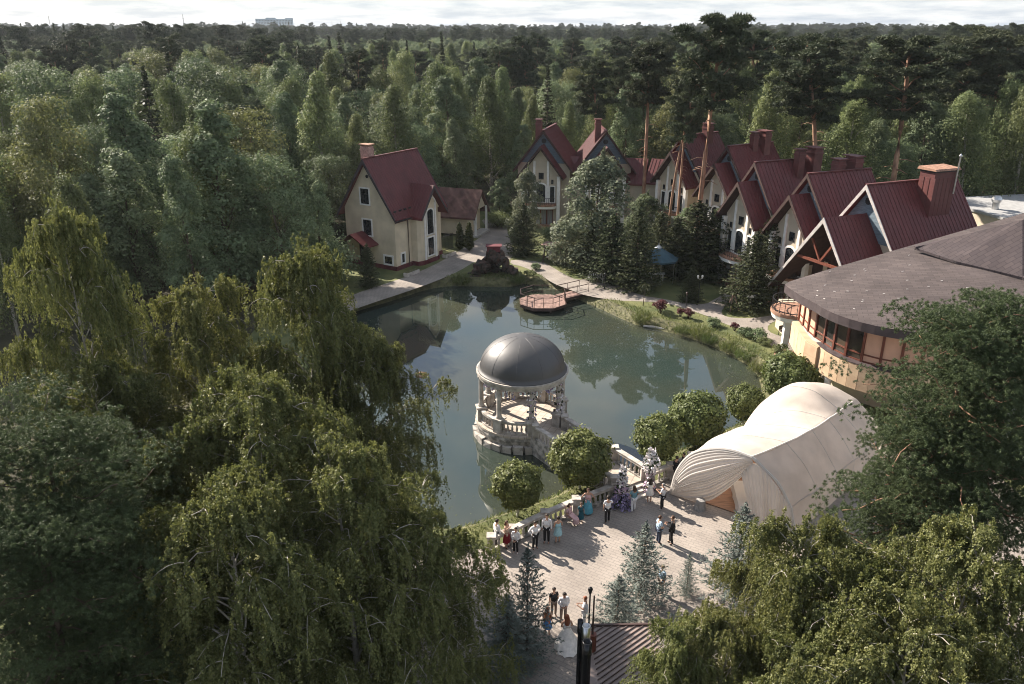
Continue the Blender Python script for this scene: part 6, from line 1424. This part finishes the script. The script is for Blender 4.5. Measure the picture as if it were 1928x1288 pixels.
for i in range(8):
    a = R(45 * i); bm = NB(); tube(bm, [(2.15 * math.cos(a), 2.15 * math.sin(a), 0), (2.15 * math.cos(a), 2.15 * math.sin(a), 2.4)], .05, 6); fin(bm, 'post', M['steel'], q)
bm = NB(); box(bm, -.9, .9, -.4, .4, .72, .78); box(bm, -.7, -.6, -.3, .3, 0, .72); box(bm, .6, .7, -.3, .3, 0, .72); w_ = fin(bm, 'picnic_table', M['white'], None, loc=p); tag(w_, 'pale table under the blue grey canopy', 'table')
def lamp_post(px, py, label, H=2.3, two=True, gl='white'):
    q = empty('lamp_post', G(px, py), 0); tag(q, label, 'lamp', 'garden lamp posts')
    bm = NB(); lathe(bm, [(.12, 0), (.1, .15), (.045, .3), (.035, H)], 8); fin(bm, 'pole', M['iron'], q)
    for x in ((-.22, .22) if two else (0,)):
        bm = NB(); bar(bm, (0, 0, H - .1), (x or .01, 0, H), .03); lathe(bm, [(.06, H), (.12, H + .22), (.1, H + .3), (.02, H + .36)], 8, (x, 0, 0)); fin(bm, 'lantern', M[gl], q)
lamp_post(1314, 570, 'garden lamp with two white lanterns in front of the dark firs', 2.6)
lamp_post(1138, 545, 'slim dark lamp post right of the white bench', 1.5, False, 'iron')
lamp_post(1291, 585, 'slim brown post beside the joined barberries', 1.6, False, 'rail')
lamp_post(1108, 1190, 'black plaza lamp with a dark lantern behind the flue pipes', 2.2, False, 'iron')
p = G(1409, 586); q = empty('signpost', p, R(-15)); tag(q, 'small white T shaped signpost on the lawn', 'sign')
bm = NB(); bar(bm, (0, 0, 0), (.12, 0, 1.45), .06, up=(0, 1, 0)); fin(bm, 'post', M['concrete'], q)
bm = NB(); box(bm, -.3, .55, -.05, .02, 1.45, 1.68); fin(bm, 'board', M['white'], q)
p = G(1211, 576); q = empty('weeping_sapling', p); tag(q, 'small grafted weeping larch on a thin stem beside the path', 'tree')
sp_ = clump(9, .15, 1.0, 260, .05, 'needle_spruce', 1.0)
link('trunk', tubes_mesh('trunk', [([(0, 0, 0), (.03, 0, 1.2), (0, .02, 2.3)], [.04, .03, .02])], M['bark_dark']), q); link('crown', sp_, q, (0, 0, 2.3), (R(180), 0, 0)); 
p = G(793, 706, WZ); q = empty('water_float', p); tag(q, 'round terracotta coloured disc floating on the pond', 'float')
bm = NB(); lathe(bm, [(.5, -.1), (.55, .02), (.5, .08), (.1, .1)], 20); fin(bm, 'disc', M['terracotta'], q)
bm = NB(); lathe(bm, [(.2, .1), (.12, .18), (.03, .2)], 10); fin(bm, 'nozzle', M['rail'], q)
p = G(1238, 618, WZ + .1); q = empty('bank_log', p, R(-25)); tag(q, 'pale log lying at the water edge of the right bank', 'log')
bm = NB(); tube(bm, [(-1.4, 0, 0), (-.4, .08, .04), (.6, -.03, .02), (1.6, .06, 0)], [.1, .12, .11, .08], 8); fin(bm, 'stem', M['concrete'], q)
for px, py, rz_, lab in ((1472, 632, .4, 'left dark terrace chair by the white porch'), (1480, 628, 2.2, 'right dark terrace chair by the white porch')):
    q = empty('terrace_chair', G(px, py), rz_); tag(q, lab, 'chair', 'terrace chairs')
    bm = NB(); box(bm, -.24, .24, -.24, .24, .42, .46); fin(bm, 'seat', M['rock'], q)
    bm = NB(); box(bm, -.24, .24, .2, .24, .5, .92); fin(bm, 'backrest', M['rock'], q)
    for x in (-.21, .21):
        for y in (-.21, .21): bm = NB(); box(bm, x - .02, x + .02, y - .02, y + .02, 0, .42); fin(bm, 'leg', M['iron'], q)
# wooden tripod planter near the path fork, white pergola frame behind the bench
p = G(1378, 584); q = empty('tree_stakes', p); tag(q, 'three timber stakes round a sapling at the path fork', 'stakes')
for i in range(3):
    a = R(120 * i); bm = NB(); bar(bm, (.7 * math.cos(a), .7 * math.sin(a), 0), (.12 * math.cos(a), .12 * math.sin(a), 1.5), .07); fin(bm, 'stake', M['deckwood'], q)
p = G(1118, 512); q = empty('trellis', p, R(-35)); tag(q, 'thin pale trellis frame behind the white bench', 'trellis')
for i in range(4): bm = NB(); bar(bm, (-.8 + i * .5, 0, 0), (-.8 + i * .5, 0, 1.7), .05, up=(1, 0, 0)); fin(bm, 'upright', M['concrete'], q)
for z in (.6, 1.6): bm = NB(); bar(bm, (-.9, 0, z), (.8, 0, z + .1), .05); fin(bm, 'cross_bar', M['concrete'], q)

# drifting leaves and pollen specks gathered along the banks
rg = np.random.default_rng(12); pts = []
while len(pts) < 420:
    i = int(rg.integers(0, len(pond))); a, b_ = pond[i], bedin[i]; p = a.lerp(b_, float(rg.random() ** 1.5 * 2.2)) + Vector(rg.normal(size=2) * .4)
    if inside(p, pond): pts.append((p.x, p.y, WZ + .006))
P_ = np.array(pts); k = len(P_); fl = link('floating_leaves', quad_mesh('floating_leaves', leaf_quads(P_, np.tile([0., 0., 1.], (k, 1)) + rg.normal(size=(k, 3)) * .03, rg.uniform(.05, .16, k), .7, rg.normal(size=(k, 3)), rg), rg.random(k), M['leaf_yellow'])); fl['kind'] = 'stuff'

# ------------------------------------------------------------ shed roof, flues and pole at the bottom edge
a, b_, c, d = G(1108, 1180, 3.4), G(1240, 1178, 3.4), G(1240, 1420, 4.3), G(1112, 1420, 4.3)
q = empty('metal_shed', (a.x, a.y, 0)); tag(q, 'shed with a brown ribbed metal roof at the bottom edge', 'building'); O2 = Vector((a.x, a.y, 0))
bm = NB(); prism(bm, [p - O2 for p in (a, b_, c, d)], (0, 0, -.08)); rf_ = fin(bm, 'roof', M['concrete'], q); rf_.data.materials[0] = mat('taupe sheet metal', (.24, .19, .17), .55, .12, 2)
bm = NB(); prism(bm, [Vector((p.x, p.y, 0)) - O2 for p in (a + Vector((.2, -.2, 0)), b_ + Vector((-.2, -.2, 0)), c + Vector((-.2, 0, 0)), d + Vector((.2, 0, 0)))], (0, 0, 3.25)); fin(bm, 'wall', M['concrete'], q)
ribm = mat('dark rib metal', (.13, .1, .09), .55, .12, 2); ln_y = a.y - d.y; wx_ = b_.x - a.x  # ribs in a darker tone than the roof sheet
for i in range(1, 34):                                           # standing ribs laid on the diagonal
    x0, y0 = 0.0, -.3 * i; run = min(wx_ * .98, -y0 / .95)
    if y0 < -ln_y: sh = (-ln_y - y0) / .95; x0 += sh; y0 = -ln_y; run -= sh
    if run < .15: continue
    zz = lambda y: a.z + (d.z - a.z) * (-y / ln_y) + .03
    bm = NB(); bar(bm, (x0 + .03, y0, zz(y0)), (x0 + run, y0 + run * .95, zz(y0 + run * .95)), .03, .06); fin(bm, 'roof_rib', ribm, rf_)
bm = NB(); bar(bm, a - O2 + Vector((0, .03, .02)), b_ - O2 + Vector((0, .03, .02)), .1, .14); fin(bm, 'edge_trim', M['rail'], rf_)
for px, top, z, rad, lab in ((1093, 1168, 6.2, .085, 'rear narrow black flue pipe at the bottom edge'), (1104, 1178, 6.1, .14, 'polished steel topped flue pipe behind the near black one'), (1106, 1208, 6.4, .15, 'nearest thick black flue pipe at the bottom edge')):
    p = G(px, top, z); q = empty('flue_pipe', (p.x, p.y, 0)); tag(q, lab, 'pipe', 'flue pipes')
    bm = NB(); lathe(bm, [(rad, 0), (rad, z - .5)], 18, capped=False); fin(bm, 'pipe', M['flue'], q, smooth=True)
    bm = NB(); lathe(bm, [(rad + .02, z - .55), (rad + .02, z), (rad - .02, z), (rad - .02, z - 1.5)], 18, capped=False); fin(bm, 'collar', M['steel'] if 'steel' in lab else M['flue'], q, smooth=True)
    bm = NB(); lathe(bm, [(rad - .021, z - 1.4), (rad - .022, z - 1.5)], 18); fin(bm, 'dark_plug', M['iron'], q)  # dark disc closing the bore below the rim
p = G(1119, 1122, 6.2); q = empty('thin_pole', (p.x, p.y, 0)); tag(q, 'thin dark pole rising from the shed roof', 'pole')
bm = NB(); tube(bm, [(0, 0, 0), (0, 0, 3.2), (0, 0, 6.2)], [.05, .045, .03], 8); fin(bm, 'shaft', M['rail'], q)
bm = NB(); lathe(bm, [(.16, 0), (.16, 4.4)], 10); fin(bm, 'socket', M['redwood'], q)
# ------------------------------------------------------------ air
hz = NB(); box(hz, -2700, 2700, -320, 5300, -4, 40); hb = fin(hz, 'haze', None, kind='stuff')
hm = bpy.data.materials.new('air'); hm.use_nodes = True; t_ = hm.node_tree; t_.nodes.clear()
pv = t_.nodes.new('ShaderNodeVolumePrincipled'); pv.inputs['Color'].default_value = (.8, .87, .95, 1); pv.inputs['Density'].default_value = .00008; pv.inputs['Anisotropy'].default_value = .2
ot = t_.nodes.new('ShaderNodeOutputMaterial'); t_.links.new(pv.outputs[0], ot.inputs['Volume']); hb.data.materials.append(hm)
